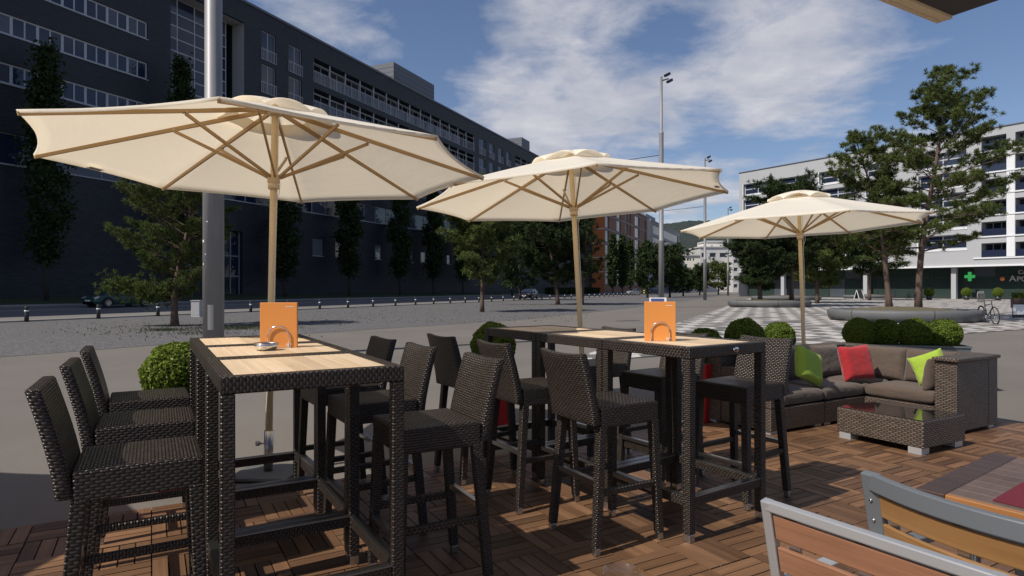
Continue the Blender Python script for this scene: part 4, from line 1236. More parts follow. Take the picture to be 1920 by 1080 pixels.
m = MB(); FE2.q(m, -16, 0, .4, zg); m.build('end_wall', M_FAR1, gb)
for q in ops: window(FG, gb, *q, 24, 1, M_FRAMEG, M_GLASSD, .15, name='strip_window')
m = MB(); FG.bar(m, g0 + 12, g0 + 30, zg + .003, zg + 4, 4, 10); FG.bar(m, g0, g1_, zg + .002, zg + .5, -.2, .4); m.build('roof_box', M_GREYB, gb)

# ---- distant white blocks at the end of the street
def block(label, px0, px1, vt, y, depth, mt, wins_, group='pale distant buildings below the wooded hill', vb=543):
    t = thing('distant_building', label, 'building', (0, 0, 0), 0, group)
    x0, x1 = (px0 - 960) / FPX * y, (px1 - 960) / FPX * y; z1 = zv(vt, y)
    F = Facade((x0, y, 0), (1, 0, 0), (0, -1, 0)); L = x1 - x0
    ops = [(a * L, b * L, c * z1, d * z1, .4) for a, b, c, d in wins_]
    m = MB(); F.wall(m, 0, L, 0, z1, ops)
    m.quad(F.p(0, z1), F.p(L, z1), F.p(L, z1, depth), F.p(0, z1, depth)); m.quad(F.p(0, 0, depth), F.p(0, 0), F.p(0, z1), F.p(0, z1, depth)); m.quad(F.p(L, 0), F.p(L, 0, depth), F.p(L, z1, depth), F.p(L, z1))
    m.quad(F.p(L, 0, depth), F.p(0, 0, depth), F.p(0, z1, depth), F.p(L, z1, depth))
    m.build('wall', mt, t)
    for q in ops: window(F, t, *q, max(1, int((q[1] - q[0]) / 3)), 1, M_FRAMEG, M_GLASSD, .2)
    m = MB(); F.bar(m, -.4, L + .4, z1 + .01, z1 + .5, -.5, depth * .9); m.build('roof', M_FAR2, t)
    return t
W5 = [(.04, .20, c, c + .10) for c in (.12, .34, .56, .78)] + [(.30, .50, c, c + .10) for c in (.12, .34, .56, .78)] + [(.62, .92, c, c + .10) for c in (.12, .34, .56, .78)]
block('large pale block with a rooftop storey, behind the second lamp post', 1313, 1372, 464, 262, 20, M_FAR2, W5)
block('low cream block with four dark attic windows, left of the second lamp post', 1281, 1313, 479.5, 250, 18, M_FAR1, [(.05 + .17 * k, .14 + .17 * k, .86, .93) for k in range(4)] + [(.1, .4, .45, .62), (.5, .85, .45, .62), (.1, .4, .12, .3)])
block('small cream rooftop block showing above the low cream building', 1299, 1326, 471, 285, 14, M_FAR1, [(.1, .25, .8, .88), (.5, .62, .84, .92)])
block('bright penthouse block just below the wooded hill', 1325, 1356, 453.5, 280, 14, M_FAR1, [(.25, .38, .86, .93), (.8, .88, .88, .94)])
block('pale block half hidden behind the round tree crowns', 1374, 1420, 478, 255, 18, M_FAR2, W5)

# ---- wooded hill
def hillf(t, p):
    P = wpos(t); n = t.noise(t.vm('MULTIPLY', P, (1, 1, 1.4)), .14, 7, .7)
    t.set(p.inputs['Base Color'], t.mix(t.ramp(n, .35, .65), (.012, .020, .020), (.030, .044, .036)))
    bump(t, p, n, 4.0)
M_HILL = mat('wooded hillside', hillf, Roughness=1.0)
m = MB()
def hf(u, v):
    x = -250 + u * 1400; y = 520 + v * 420
    prof = 62 * math.exp(-((x - 215) / 150) ** 2) + 34 * math.exp(-((x - 420) / 190) ** 2) + 16 + 10 * math.exp(-((x - 40) / 90) ** 2)
    z = prof * sin(min(1, v * 1.25) * pi / 2) if v < .8 else prof
    z += 3.0 * noise.noise(V((x * .05, y * .05, 0))) + 2.0 * noise.noise(V((x * .16, y * .16, 2))) * (1 if v > .05 else 0) + 1.6 * noise.noise(V((x * .4, y * .4, 5)))
    return (x, y, max(z, -1))
m.grid(hf, 360, 70)
struct(m.build('hill', M_HILL))

# ---- white apartment building at right
eW = V((.558, -.83, 0)).normalized(); nW = V((-.83, -.558, 0)).normalized()
Pw = V((63.6, 83, 0))
FW = Facade(Pw, eW, nW); hw_ = FW.hit
wb = thing('apartment_building', 'white and grey apartment building with loggias above dark glazed shops', 'building')
u0 = hw_(1386, 400)[0]; u1 = 45.0
zr = hw_(1386, 325)[1]
z4 = hw_(1800, 500)[1]; fl = (zr - 1.2 - z4) / 6
usplit = hw_(1762, 400)[0]
opsR = []; opsL = []
# right part: loggia pairs
u = usplit + .0
cells = []
ua = hw_(1840, 300)[0]
pw_ = hw_(1887, 300)[0] - ua
k = 0
for i in range(-0, 9):
    a = ua + i * (pw_ + .95); cells.append((a, a + pw_))
for a, b in cells:
    for f in range(6):
        z0 = z4 + 1.15 + f * fl; opsR.append((a, b, z0, z0 + fl - .95))
# left part: wide windows on the upper floors
Lc = [(1394, 1445), (1460, 1519), (1536, 1603), (1624, 1668), (1722, 1812)]
for a, b in Lc:
    for f in (0, 1, 2, 3, 4):
        z1 = zr - 2.2 - f * fl * 1.02; opsL.append((hw_(a, 350)[0], hw_(b, 350)[0], z1 - fl + .9, z1))
ops = [(*q, 1.3) for q in opsR] + [(*q, .5) for q in opsL]
m = MB(); FW.wall(m, u0, u1, z4, zr, ops)
D = 16
m.quad(FW.p(u0, zr), FW.p(u1, zr), FW.p(u1, zr, D), FW.p(u0, zr, D)); m.quad(FW.p(u0, 0, D), FW.p(u0, 0), FW.p(u0, zr), FW.p(u0, zr, D)); m.quad(FW.p(u1, 0), FW.p(u1, 0, D), FW.p(u1, zr, D), FW.p(u1, zr))
m.quad(FW.p(u0, z4, 0), FW.p(u1, z4, 0), FW.p(u1, z4, 2.5), FW.p(u0, z4, 2.5))
m.build('wall', M_WALLG, wb)
m = MB(); FW.bar(m, u0 - .1, u1, zr + .002, zr + .12, -.12, .6); m.build('roof_edge', M_DARKP, wb)
# white parapets and piers
m = MB()
for f in range(6):
    z0 = z4 + 1.15 + f * fl
    FW.bar(m, cells[0][0] - .9, u1 - .1, z0 - .18, z0 + .0, -.14, -.003)
for a, b in cells[:-1]: FW.bar(m, b + .04, b + .91, z4 + 1.2, zr - 2.6, -.06, -.003)
FW.bar(m, u0 + .1, u1 - .1, z4 - .05, z4 + .18, -.2, -.004)
for q in opsL: FW.bar(m, q[0] - .12, q[1] + .12, q[2] - .30, q[2] - .002, -.06, -.003); FW.bar(m, q[0] - .14, q[0] - .002, q[2], q[3], -.05, -.003)
m.build('white_band', M_WALLW, wb)
for q in opsR:
    w_ = window(FW, wb, *q, 1.3, 3, 1, M_FRAMEG, M_GLASSD, .12, name='loggia_window')
    m = MB(); FW.q(m, q[0] + .02, q[1] - .02, q[2] + .02, q[2] + .95, .05); 
    m.build('balustrade', M_GLASSB, w_)
for q in opsL:
    w_ = window(FW, wb, *q, .5, 2, 2, M_FRAMEW, M_GLASSB, .14, name='wide_window')
# shopfront
Zs = z4 - .03
m = MB(); FW.q(m, u0 + .1, u1, 0, Zs, 4.0); m.build('shop_interior', M_INT, wb)
un = u0 + .3; sf = []
while un < u1 - 3:
    sf.append(un); un += 2.55
m = MB()
for i, u in enumerate(sf): FW.bar(m, u, u + .10, .01, Zs, 2.4, 2.52)
FW.bar(m, sf[0], sf[-1], 3.0, 3.1, 2.41, 2.51); FW.bar(m, sf[0], sf[-1], .01, .14, 2.41, 2.51)
so = m.build('shopfront', M_SILHD, wb)
m = MB()
for i in range(len(sf) - 1):
    FW.q(m, sf[i] + .1, sf[i + 1], .14, 3.0, 2.46); FW.q(m, sf[i] + .1, sf[i + 1], 3.1, Zs, 2.46)
m.build('pane', mat('shop glass', glass_fn((.035, .055, .050), .2), Roughness=.08, IOR=1.55), so)
for u in (u0 + 8, u0 + 22, u0 + 34):
    m = MB(); FW.bar(m, u, u + .6, .0, Zs, .6, 1.2); m.build('column', M_WALLG, wb)
# shop displays, pharmacy cross and lettering
rs = random.Random(5)
dcols = [plain('display red', (.35, .08, .05)), plain('display tan', (.35, .25, .18)), plain('display green', (.10, .25, .08)), plain('display white', (.5, .5, .48))]
for kk in range(4):
    m = MB()
    for i in range(22):
        u = hw_(1795, 530)[0] + rs.uniform(0, 14); z = rs.uniform(.3, 2.2); FW.bar(m, u, u + rs.uniform(.2, .7), z, z + rs.uniform(.1, .45), 2.9 + kk * .12, 3.0 + kk * .12)
    m.build('shop_display', dcols[kk], wb)
cu, cz = hw_(1817.5, 518.5)
m = MB(); FW.bar(m, cu - .62, cu + .62, cz - .21, cz + .21, .1, .35); FW.bar(m, cu - .21, cu + .21, cz - .62, cz - .212, .1, .35); FW.bar(m, cu - .21, cu + .21, cz + .212, cz + .62, .1, .35)
tag(m.build('pharmacy_cross', M_GREENS), 'green pharmacy cross hanging over the shopfront of the white building', 'sign')
def text(body, size, name, mt, parent, uu, z, F, dep, font_sc=1.0):
    cu_ = bpy.data.curves.new(name, 'FONT'); cu_.body = body; cu_.size = size; cu_.extrude = .03; cu_.offset = .012
    o = bpy.data.objects.new(name, cu_); COL.objects.link(o)
    dg = bpy.context.evaluated_depsgraph_get(); me = bpy.data.meshes.new_from_object(o.evaluated_get(dg))
    bpy.data.objects.remove(o); me.materials.clear(); me.materials.append(mt)
    o = bpy.data.objects.new(name, me); COL.objects.link(o)
    if parent: o.parent = parent
    x = F.d; y = V((0, 0, 1)); n = x.cross(y)
    M = Matrix((x, y, n)).transposed().to_4x4(); M.translation = F.p(uu, z, dep); o.matrix_world = M
    return o
sg = thing('shop_sign', 'pale shop lettering CAPI over APOTHEKE on the dark shopfront glass', 'sign')
ul, zl = hw_(1880, 528)
text('CAPI', .72, 'lettering', M_LET, sg, ul + .95, zl + 1.02, FW, 2.2)
text('A', 1.15, 'lettering', M_LET, sg, ul, zl + .05, FW, 2.2)
text('POTHEKE', .92, 'lettering', M_LET, sg, ul + .80, zl + .05, FW, 2.2)
m = MB(); m.lathe([(0, 0), (.28, 0), (.28, .05), (0, .05)], 16); o = m.build('dot', M_ORANGE, sg)
q = FW.p(ul - .75, zl + .38, 2.25); o.location = q; o.rotation_euler = nW.to_track_quat('Z', 'Y').to_euler()

# ================================================================ STREET FURNITURE
def lamp_post(label, x, y, hgt=17.2, head=True):
    t = thing('lamp_post', label, 'lamp post', (x, y, 0), 0, 'tall grey lamp posts')
    m = MB(); m.lathe([(0, 0), (.20, 0), (.20, 4.95), (.205, 4.96), (.205, 5.05), (.165, 5.10), (.165, hgt - 4.2)], 28); m.build('mast', M_POST, t)
    m = MB(); m.lathe([(.168, hgt - 4.25), (.175, hgt - 4.2), (.175, hgt - 4.1), (.105, hgt - 4.05), (.095, hgt)], 20); m.lathe([(0, hgt), (.1, hgt), (.1, hgt + .05), (0, hgt + .05)], 16); m.build('upper_mast', M_POST, t)
    m = MB(); m.lathe([(.206, 0), (.26, 0), (.26, .03), (.206, .035)], 20); m.build('base_ring', M_POST, t)
    if head:
        m = MB(); m.beam((0, 0, hgt - .25), (.5, -.2, hgt - .15), .08, .08); ao = m.build('lamp_arm', M_SILHD, t)
        for k, (dx, dy, dz) in enumerate(((.35, -.15, .15), (.5, -.25, -.35))):
            m = MB(); m.beam((dx - .1, dy - .1, hgt + dz - .1), (dx + .22, dy + .1, hgt + dz + .12), .34, .2); m.build('floodlight', M_SILHD, ao, .04)
    return t
lp0 = lamp_post('nearest thick grey lamp post rising behind the left parasol', -6.05, 12.7, 19)
for a_, z_, s_ in ((-2.05, 3.35, .03), (-1.75, 2.75, .022), (-2.30, 2.35, .05), (-1.95, 2.10, .02), (-2.28, 1.9, .03)):
    m = MB(); m.grid(lambda u, v: (.2015 * cos(a_ + (u - .5) * s_ * 5), .2015 * sin(a_ + (u - .5) * s_ * 5), z_ + v * s_), 3, 1); m.build('sticker', M_WHITE, lp0)
m = MB(); m.grid(lambda u, v: (.203 * cos(-1.4 + (u - .5) * .55), .203 * sin(-1.4 + (u - .5) * .55), .6 + v * .5), 4, 1); m.build('access_door', M_POST, lp0)
lamp_post('tall lamp post with floodlights at top, behind the right orange menu', 11.15, 46.8)
lamp_post('lamp post with floodlight at the left tip of the far parasol', 23.4, 76)
lamp_post('distant lamp post left of the round pine planter', 42.4, 123)
lamp_post('most distant lamp post, small beside the white building', 66, 182)
def wire(name, label, p0, p1, sag, r=.02):
    p0, p1 = V(p0), V(p1); pts = []
    for i in range(21):
        f = i / 20; q = p0.lerp(p1, f); q.z -= sag * 4 * f * (1 - f); pts.append(q)
    m = MB(); m.tube(pts, r, 6); return tag(m.build(name, M_SILHD), label, 'cable', 'span wires from the lamp posts')
wire('span_wire', 'thin black wire from the floodlit lamp post towards the dark building', (11.0, 46.85, 11.4), sn(48, NB - .05, 12.5), .9, .025)
wire('span_wire', 'thin black wire from the farther lamp post towards the dark building', (23.2, 76.1, 11.4), sn(80, NB - .05, 12.5), .9, .03)

gr = gp(1178, 601.5)
m = MB(); m.box(-.55, .55, -.16, .16, .001, .009); o = m.build('crack_strip', M_SILHD); o.location = gr; o.rotation_euler = (0, 0, TH)  # added strip standing in for a dark crack in the asphalt
tag(o, 'added dark crack strip in the asphalt behind the right table row', 'crack strip')
# bollards
def bollard(label, p):
    t = thing('bollard', label, 'bollard', p, 0, 'dark bollards with pale band along the road')
    m = MB(); m.lathe([(0, 0), (.085, 0), (.085, .44), (.080, .445)], 14); m.build('post', M_SILHD, t)
    m = MB(); m.lathe([(.080, .445), (.086, .45), (.086, .50), (.08, .505)], 14); m.build('reflector_band', M_WHITE, t)
    m = MB(); m.lathe([(.078, .505), (.084, .51), (.084, .64), (.075, .66), (0, .665)], 14); m.build('cap', M_SILHD, t)
    return t
nm = ['nearest', 'second', 'third', 'fourth', 'fifth', 'sixth', 'seventh', 'eighth', 'ninth', 'tenth', 'eleventh', 'twelfth']
b0_ = None
for k in range(40):
    s_ = 16.1 + 3.05 * k
    lab = f'{nm[k]} bollard counted from the left along the near edge of the road' if k < 12 else 'small distant bollard in the row along the road edge'
    if b0_ is None: b0_ = bollard(lab, sn(s_, 29.85))
    else: dup(b0_, sn(s_, 29.85), 0, lab)

# road sign, cabinet, marker posts
t = thing('road_sign', 'small square parking sign on a thin pole before the dark wall', 'sign', sn(37.5, 46.2, gz(46.2)))
m = MB(); m.tube([(0, 0, 0), (0, 0, 3.2)], .035, 10); m.build('pole', M_POST, t)
m = MB(); m.box(-.28, .28, -.05, -.036, 2.05, 3.2); so = m.build('plate', M_GREYB, t)
m = MB(); m.lathe([(0, 0), (.2, 0), (.2, .004), (0, .004)], 20); o = m.build('roundel', M_BLUE, so); o.location = (0, -.051, 2.85); o.rotation_euler = (pi / 2, 0, 0)
p = gp(370, 594)
t = thing('utility_cabinet', 'small pale utility cabinet behind the left pine trunk', 'cabinet', p)
m = MB(); m.box(-.22, .22, -.2, .2, .0, .80); m.build('body', M_FAR2, t, .01)
m = MB(); m.box(-.20, .20, -.208, -.203, .08, .74); m.build('door', M_WALLG, t); m = MB(); m.box(-.25, .25, -.23, .23, .802, .84); m.build('lid', M_WALLG, t)
for px, lb in ((1197, 'left yellow and black marker post beside the silver car'), (1207.5, 'right yellow and black marker post between the two far cars')):
    p = gp(px, 545.0); p = sn(190, 37 if px < 1200 else 33.5, 0)
    y = 160.0; p = at(px, y)
    t = thing('marker_post', lb, 'marker post', p, 0, 'yellow marker posts')
    m = MB(); m.box(-.18, .18, -.12, .12, 0, 1.3); m.build('post', M_SILHD, t)
    m = MB(); m.box(-.19, .19, -.13, .13, .3, .55); m.box(-.19, .19, -.13, .13, .85, 1.1); m.build('band', M_YEL, t)
# a-frame sign, cycle stand, white sign board, small sign
p = at(1611, 86)
t = thing('folding_sign', 'small white framed folding sign by the far planter', 'sign', p, .3)
for s_ in (-1, 1):
    m = MB(); m.beam((-.45, s_ * .45, 0), (-.45, 0, 1.25), .07, .05, up=(1, 0, 0)); m.beam((.45, s_ * .45, 0), (.45, 0, 1.25), .07, .05, up=(1, 0, 0)); fo = m.build('frame', M_WALLW, t)
    m = MB(); m.quad((-.4, s_ * .42, .08), (.4, s_ * .42, .08), (.4, s_ * .03, 1.2), (-.4, s_ * .03, 1.2)); m.build('board', M_SILHD, t)
wsb = thing('menu_board', 'bright white board under a planted box at the right picture edge', 'board', at(1917, 30.0), -.4)
m = MB(); m.box(-.36, .36, -.05, .05, .18, .66); m.build('panel', M_WHITE, wsb)
for s_ in (-1, 1):
    m = MB(); m.box(s_ * .3 - .025, s_ * .3 + .025, .052, .1, 0, .66); m.build('leg', M_SILHD, wsb)

# ---- stone ring planters
def ring(label, c, rx, ry, h_=.5, rz=0.0):
    t = thing('tree_planter', label, 'planter', (c[0], c[1], 0), rz, 'dark concrete ring planters of the square')
    N = 48; prof = [(.93, 0), (.99, .06), (1.02, h_ * .75), (1.0, h_ - .02), (.985, h_), (.84, h_), (.82, h_ - .03), (.82, h_ - .12)]
    m = MB(); m.grid(lambda u, v: (cos(-2 * pi * u) * rx * -prof[round(v * 7)][0], sin(-2 * pi * u) * ry * -prof[round(v * 7)][0], prof[round(v * 7)][1]), N, 7, close=True)
    # flip so normals face out
    m.f = [f[::-1] for f in m.f]
    o = m.build('seat_ring', M_CONC, t)
    m = MB()
    for k in range(6):
        a = 2 * pi * k / 6 + .4
        for (r0, z0), (r1, z1) in zip(prof[1:4], prof[2:5]):
            m.beam((cos(a) * rx * (r0 + .001), sin(a) * ry * (r0 + .001), z0), (cos(a) * rx * (r1 + .001), sin(a) * ry * (r1 + .001), z1), .02, .008)
    m.build('joint', M_GROUT, t)
    m = MB()
    m.grid(lambda u, v: (cos(2 * pi * u) * rx * .83 * v, sin(2 * pi * u) * ry * .83 * v, h_ - .10 + .22 * (1 - v * v) + .03 * noise.noise(V((cos(2 * pi * u) * v * 4, sin(2 * pi * u) * v * 4, c[0])))), 32, 8, close=True)
    m.build('soil', M_SOIL, t)
    return t
ring('nearest large ring planter holding the tall leaning pine', (17.65, 28.3), 3.1, 2.7)
ring('mid distance ring planter under two pines, left of the far parasol pole', (20.3, 49.5), 3.1, 2.6)
ring('second mid distance ring planter just behind the first', (34.5, 79), 4.2, 3.2)
ring('long far ring planter in front of the dark shopfront', (52.5, 92.5), 3.4, 2.4)

# ---- bicycles
def bicycle(label, loc, rz, group='parked bicycles', lean=.08):
    t = thing('bicycle', label, 'bicycle', loc, rz, group); t.rotation_euler = (lean, 0, rz)
    R = .34
    for x in (-.52, .52):
        pts = [(x + R * cos(a), 0, R + R * sin(a)) for a in [2 * pi * i / 24 for i in range(25)]]
        m = MB(); m.tube(pts, .022, 8, caps=False); wo = m.build('wheel', M_BLACK, t)
        m = MB()
        for i in range(12):
            a = 2 * pi * i / 12; m.tube([(x, 0, R), (x + R * cos(a), 0, R + R * sin(a))], .003, 4)
        m.lathe([(0, -.04), (.025, -.04), (.025, .04), (0, .04)], 8, (0, 0, 0)) if 0 else None
        m.build('spokes', M_STEEL, wo)
    bb_, st, hd, ss_ = (-.08, 0, .30), (-.22, 0, .82), (.36, 0, .80), (-.20, 0, .74)
    m = MB()
    for a, b, r in ((bb_, st, .017), (bb_, (.40, 0, .66), .02), (ss_, hd, .018), ((.34, 0, .88), (.41, 0, .62), .02), ((.41, .0, .62), (.52, 0, .34), .015), (bb_, (-.52, 0, .34), .012), (ss_, (-.52, 0, .34), .010)):
        m.tube([a, b], r, 8)
    m.build('frame', M_SILHD, t)
    m = MB(); m.tube([(.33, -.28, .98), (.36, -.1, .96), (.34, 0, .94), (.36, .1, .96), (.33, .28, .98)], .014, 8); m.tube([(.34, 0, .86), (.34, 0, .95)], .014, 8); m.build('handlebar', M_BLACK, t)
    m = MB(); m.grid(lambda u, v: (-.36 + .28 * u, (v - .5) * (.16 - .11 * u), .875 + .02 * sin(pi * v)), 6, 6); m.tube([(-.22, 0, .8), (-.23, 0, .87)], .013, 8); m.build('saddle', M_BLACK, t)
    m = MB(); m.tube([(-.08, -.09, .30), (-.08, .09, .30)], .012, 8); m.tube([(-.08, -.09, .3), (.06, -.1, .2)], .01, 6); m.tube([(-.08, .09, .3), (-.22, .1, .4)], .01, 6); m.lathe([(0, 0), (.09, 0), (.09, .006), (0, .006)], 20, (-.08, 0, .3)) if 0 else None
    m.build('pedals', M_STEEL, t)
    m = MB(); pts = [(-.52 + .37 * cos(a), 0, .34 + .37 * sin(a)) for a in [pi * (.15 + .9 * i / 10) for i in range(11)]]; m.tube(pts, .018, 6)
    m.build('mudguard', M_SILHD, t)
    return t
bk = bicycle('dark bicycle leaning on the right end of the near ring planter', V((19.6, 25.75, 0)), radians(233 + 24))
dup(bk, at(1722, 80), .4, 'bicycle parked before the shopfront behind the leaning pine trunk')
dup(bk, at(1704, 82), .7, 'bicycle parked left of the leaning trunk before the shopfront')
dup(bk, at(1527, 88), .2, 'bicycle parked near the dark door behind the far parasol pole')
t = thing('cycle_stand', 'grey metal hoop cycle stand in front of the pharmacy', 'cycle stand', at(1838, 66), .5)
for k in range(5):
    m = MB(); m.tube([(k * .28 - .6, 0, 0), (k * .28 - .6, .0, .8), (k * .28 - .45, 0, 1.15), (k * .28 - .3, 0, .8), (k * .28 - .3, 0, 0)], .035, 8); m.build('hoop', M_POST, t)

# ---- person far off on the square
def person(label, loc, rz, sc=1.0):
    t = thing('person', label, 'person', loc, rz); t.scale = (sc,) * 3
    verts = [(0, 0, .95), (0, 0, 1.2), (0, 0, 1.42), (0, 0, 1.52), (0, .01, 1.66),
             (-.19, 0, 1.40), (-.24, .05, 1.13), (-.22, .20, .95), (.19, 0, 1.40), (.24, -.03, 1.13), (.24, .02, .88),
             (-.09, 0, .88), (-.10, .12, .50), (-.10, .08, .07), (-.10, .20, .03), (.09, 0, .88), (.10, -.06, .50), (.10, -.26, .12), (.10, -.16, .04)]
    edges = [(0, 1), (1, 2), (2, 3), (3, 4), (2, 5), (5, 6), (6, 7), (2, 8), (8, 9), (9, 10), (0, 11), (11, 12), (12, 13), (13, 14), (0, 15), (15, 16), (16, 17), (17, 18)]
    rad = [.15, .14, .13, .055, .10, .06, .048, .03, .06, .048, .03, .09, .062, .042, .04, .09, .062, .042, .04]
    me = bpy.data.meshes.new('body'); me.from_pydata(verts, edges, []); o = bpy.data.objects.new('body', me); COL.objects.link(o); o.parent = t
    sk = o.modifiers.new('skin', 'SKIN'); 
    if not me.skin_vertices: me.attributes
    o.modifiers.new('sub', 'SUBSURF').levels = 1
    return t, o, rad
def skinned(name, mt, verts, edges, rad, parent):
    me = bpy.data.meshes.new(name); me.from_pydata(verts, edges, []); o = bpy.data.objects.new(name, me); COL.objects.link(o); o.parent = parent
    bpy.context.view_layer.objects.active = o
    o.modifiers.new('skin', 'SKIN')
    for i, r in enumerate(rad):
        me.skin_vertices[0].data[i].radius = (r, r)
    me.skin_vertices[0].data[0].use_root = True
    s_ = o.modifiers.new('sub', 'SUBSURF'); s_.levels = s_.render_levels = 1
    me.materials.append(mt); return o
t = thing('person', 'distant person in a blue top and white trousers walking on the square', 'person', at(1406, 118), 2.6)
BV = [(0, 0, .95), (0, 0, 1.2), (0, 0, 1.42), (0, 0, 1.52), (0, .01, 1.66), (-.19, 0, 1.40), (-.24, .05, 1.13), (-.22, .20, .95), (.19, 0, 1.40), (.24, -.03, 1.13), (.24, .02, .88),
      (-.09, 0, .88), (-.10, .12, .50), (-.10, .08, .07), (-.10, .20, .03), (.09, 0, .88), (.10, -.06, .50), (.10, -.26, .12), (.10, -.16, .04)]
BE = [(0, 1), (1, 2), (2, 3), (3, 4), (2, 5), (5, 6), (6, 7), (2, 8), (8, 9), (9, 10), (0, 11), (11, 12), (12, 13), (13, 14), (0, 15), (15, 16), (16, 17), (17, 18)]
BR = [.14, .13, .12, .055, .10, .06, .045, .03, .06, .045, .03, .085, .06, .04, .035, .085, .06, .04, .035]
skinned('body', M_SKIN, BV, BE, BR, t)
skinned('top', M_BLUE, [BV[i] for i in (0, 1, 2, 5, 6, 8, 9)], [(0, 1), (1, 2), (2, 3), (3, 4), (2, 5), (5, 6)], [.16, .15, .135, .075, .06, .075, .06], t)
skinned('trousers', M_WHITE, [BV[i] for i in (0, 11, 12, 13, 15, 16, 17)], [(0, 1), (1, 2), (2, 3), (0, 4), (4, 5), (5, 6)], [.155, .10, .075, .055, .10, .075, .055], t)
skinned('hair', M_BLACK, [(0, -.02, 1.70), (0, -.05, 1.62)], [(0, 1)], [.10, .08], t)

# ---- cars
def car(label, loc, rz, paint, lights=False):
    t = thing('parked_car', label, 'car', loc, rz, 'cars on the far road')
    # body: stations along x (front = +x): (x, z_low, z_shoulder, halfwidth)
    st = [(2.06, .38, .58, .58), (1.98, .24, .66, .74), (1.70, .20, .76, .82), (1.2, .18, .84, .86), (.75, .18, .90, .87), (.2, .18, .93, .87), (-.6, .18, .95, .87), (-1.3, .18, .97, .86), (-1.75, .22, .97, .83), (-1.98, .32, .92, .76), (-2.03, .42, .80, .70)]
    m = MB(); N = 12
    def fb(u, v):
        i = u * (len(st) - 1); k = min(int(i), len(st) - 2); f = i - k
        x, zl, zs_, hw2 = [st[k][j] + (st[k + 1][j] - st[k][j]) * f for j in range(4)]
        ring_ = [(-.88, 0), (-.98, .18), (-1.0, .45), (-.97, .75), (-.86, 1.0), (-.4, 1.04), (.4, 1.04), (.86, 1.0), (.97, .75), (1.0, .45), (.98, .18), (.88, 0)]
        j = v * 11; q = min(int(j), 10); g = j - q
        a = ring_[q]; b = ring_[q + 1]; yy = a[0] + (b[0] - a[0]) * g; zf = a[1] + (b[1] - a[1]) * g
        return (x, yy * hw2, zl + (zs_ - zl) * zf)
    m.grid(fb, 20, 11)
    m.poly([fb(0, v / 11) for v in range(12)][::-1]); m.poly([fb(1, v / 11) for v in range(12)])
    m.build('body', paint, t)
    cb_ = [(.95, .90, .80), (.30, 1.36, .66), (-.20, 1.42, .62), (-1.0, 1.38, .62), (-1.75, .98, .74)]
    m = MB()
    for (xa, za, wa), (xb_, zb_, wb_) in zip(cb_[:-1], cb_[1:]):
        zz0 = .90
        m.quad((xa, -.82, zz0), (xb_, -.82, zz0), (xb_, -wb_, zb_), (xa, -wa, za)); m.quad((xb_, .82, zz0), (xa, .82, zz0), (xa, wa, za), (xb_, wb_, zb_))
        m.quad((xa, -wa, za), (xb_, -wb_, zb_), (xb_, wb_, zb_), (xa, wa, za))
    m.build('window', M_GLASSB, t)
    m = MB(); m.grid(lambda u, v: (.28 - 1.27 * u, (-.655 + 1.31 * v), 1.385 + .045 * sin(pi * u) + .02 * sin(pi * v)), 6, 4)
    for s_ in (-1, 1):
        for (xa, za, ya), (xb_, zb_, yb) in (((.98, .90, .83), (.30, 1.39, .665)), ((.30, 1.39, .665), (-1.0, 1.40, .63)), ((-1.0, 1.40, .63), (-1.78, .97, .76)), ((-.28, .92, .84), (-.26, 1.40, .65))):
            m.beam((xa, s_ * ya, za), (xb_, s_ * yb, zb_), .05, .05)
    m.build('roof', paint, t)
    for x in (1.28, -1.30):
        for s_ in (-1, 1):
            m = MB(); y0 = s_ * .72
            prof = [(.0, -.02), (.30, -.02), (.315, .02), (.315, .16), (.30, .19), (.21, .195)]
            for (r0, h0), (r1, h1) in zip(prof[:-1], prof[1:]):
                for k in range(20):
                    a, b = 2 * pi * k / 20, 2 * pi * (k + 1) / 20
                    m.quad((x + r0 * cos(a), y0 + s_ * h0, .315 + r0 * sin(a)), (x + r0 * cos(b), y0 + s_ * h0, .315 + r0 * sin(b)), (x + r1 * cos(b), y0 + s_ * h1, .315 + r1 * sin(b)), (x + r1 * cos(a), y0 + s_ * h1, .315 + r1 * sin(a)), sm=True)
            wo = m.build('wheel', M_BLACK, t)
            m = MB()
            for k in range(9):
                a = 2 * pi * k / 9; m.beam((x, y0 + s_ * .17, .315), (x + .205 * cos(a), y0 + s_ * .18, .315 + .205 * sin(a)), .06, .03, up=(0, 1, 0))
            pts = [(x + .20 * cos(a), y0 + s_ * .18, .315 + .20 * sin(a)) for a in [2 * pi * i / 20 for i in range(21)]]; m.tube(pts, .018, 6, caps=False)
            m.build('rim', M_STEEL, wo)
            m = MB(); pts = [(x + .36 * cos(a), s_ * .872, .315 + .36 * sin(a)) for a in [pi * i / 12 for i in range(13)]]; m.tube(pts, .03, 6); m.build('wheel_arch', M_BLACK, t)
    for s_ in (-1, 1):
        m = MB(); m.beam((1.72, s_ * .60, .70), (2.0, s_ * .54, .62), .26, .13); m.build('headlight', M_LAMPG, t, .02)
        m = MB(); m.beam((.62, s_ * .86, .95), (.60, s_ * 1.0, .98), .12, .12); m.build('mirror', paint, t, .02)
        m = MB(); m.box(-.55, -.40, s_ * .873 - .01, s_ * .873 + .01, .78, .81); m.build('door_handle', M_BLACK, t)
    m = MB(); m.box(2.05, 2.075, -.26, .26, .42, .52); m.build('number_plate', M_WHITE, t)
    m = MB(); m.box(-1.9, 1.9, -.874, -.865, .50, .53); m.box(-1.9, 1.9, .865, .874, .50, .53); m.build('side_moulding', M_BLACK, t)
    return t
ang = atan2(-DY, -DX)
car('dark green hatchback parked on the road at left before the brick building', sn(28.3, 42.0, gz(42.0) + .012) + V((0, 0, 0)), ang, M_CARG)
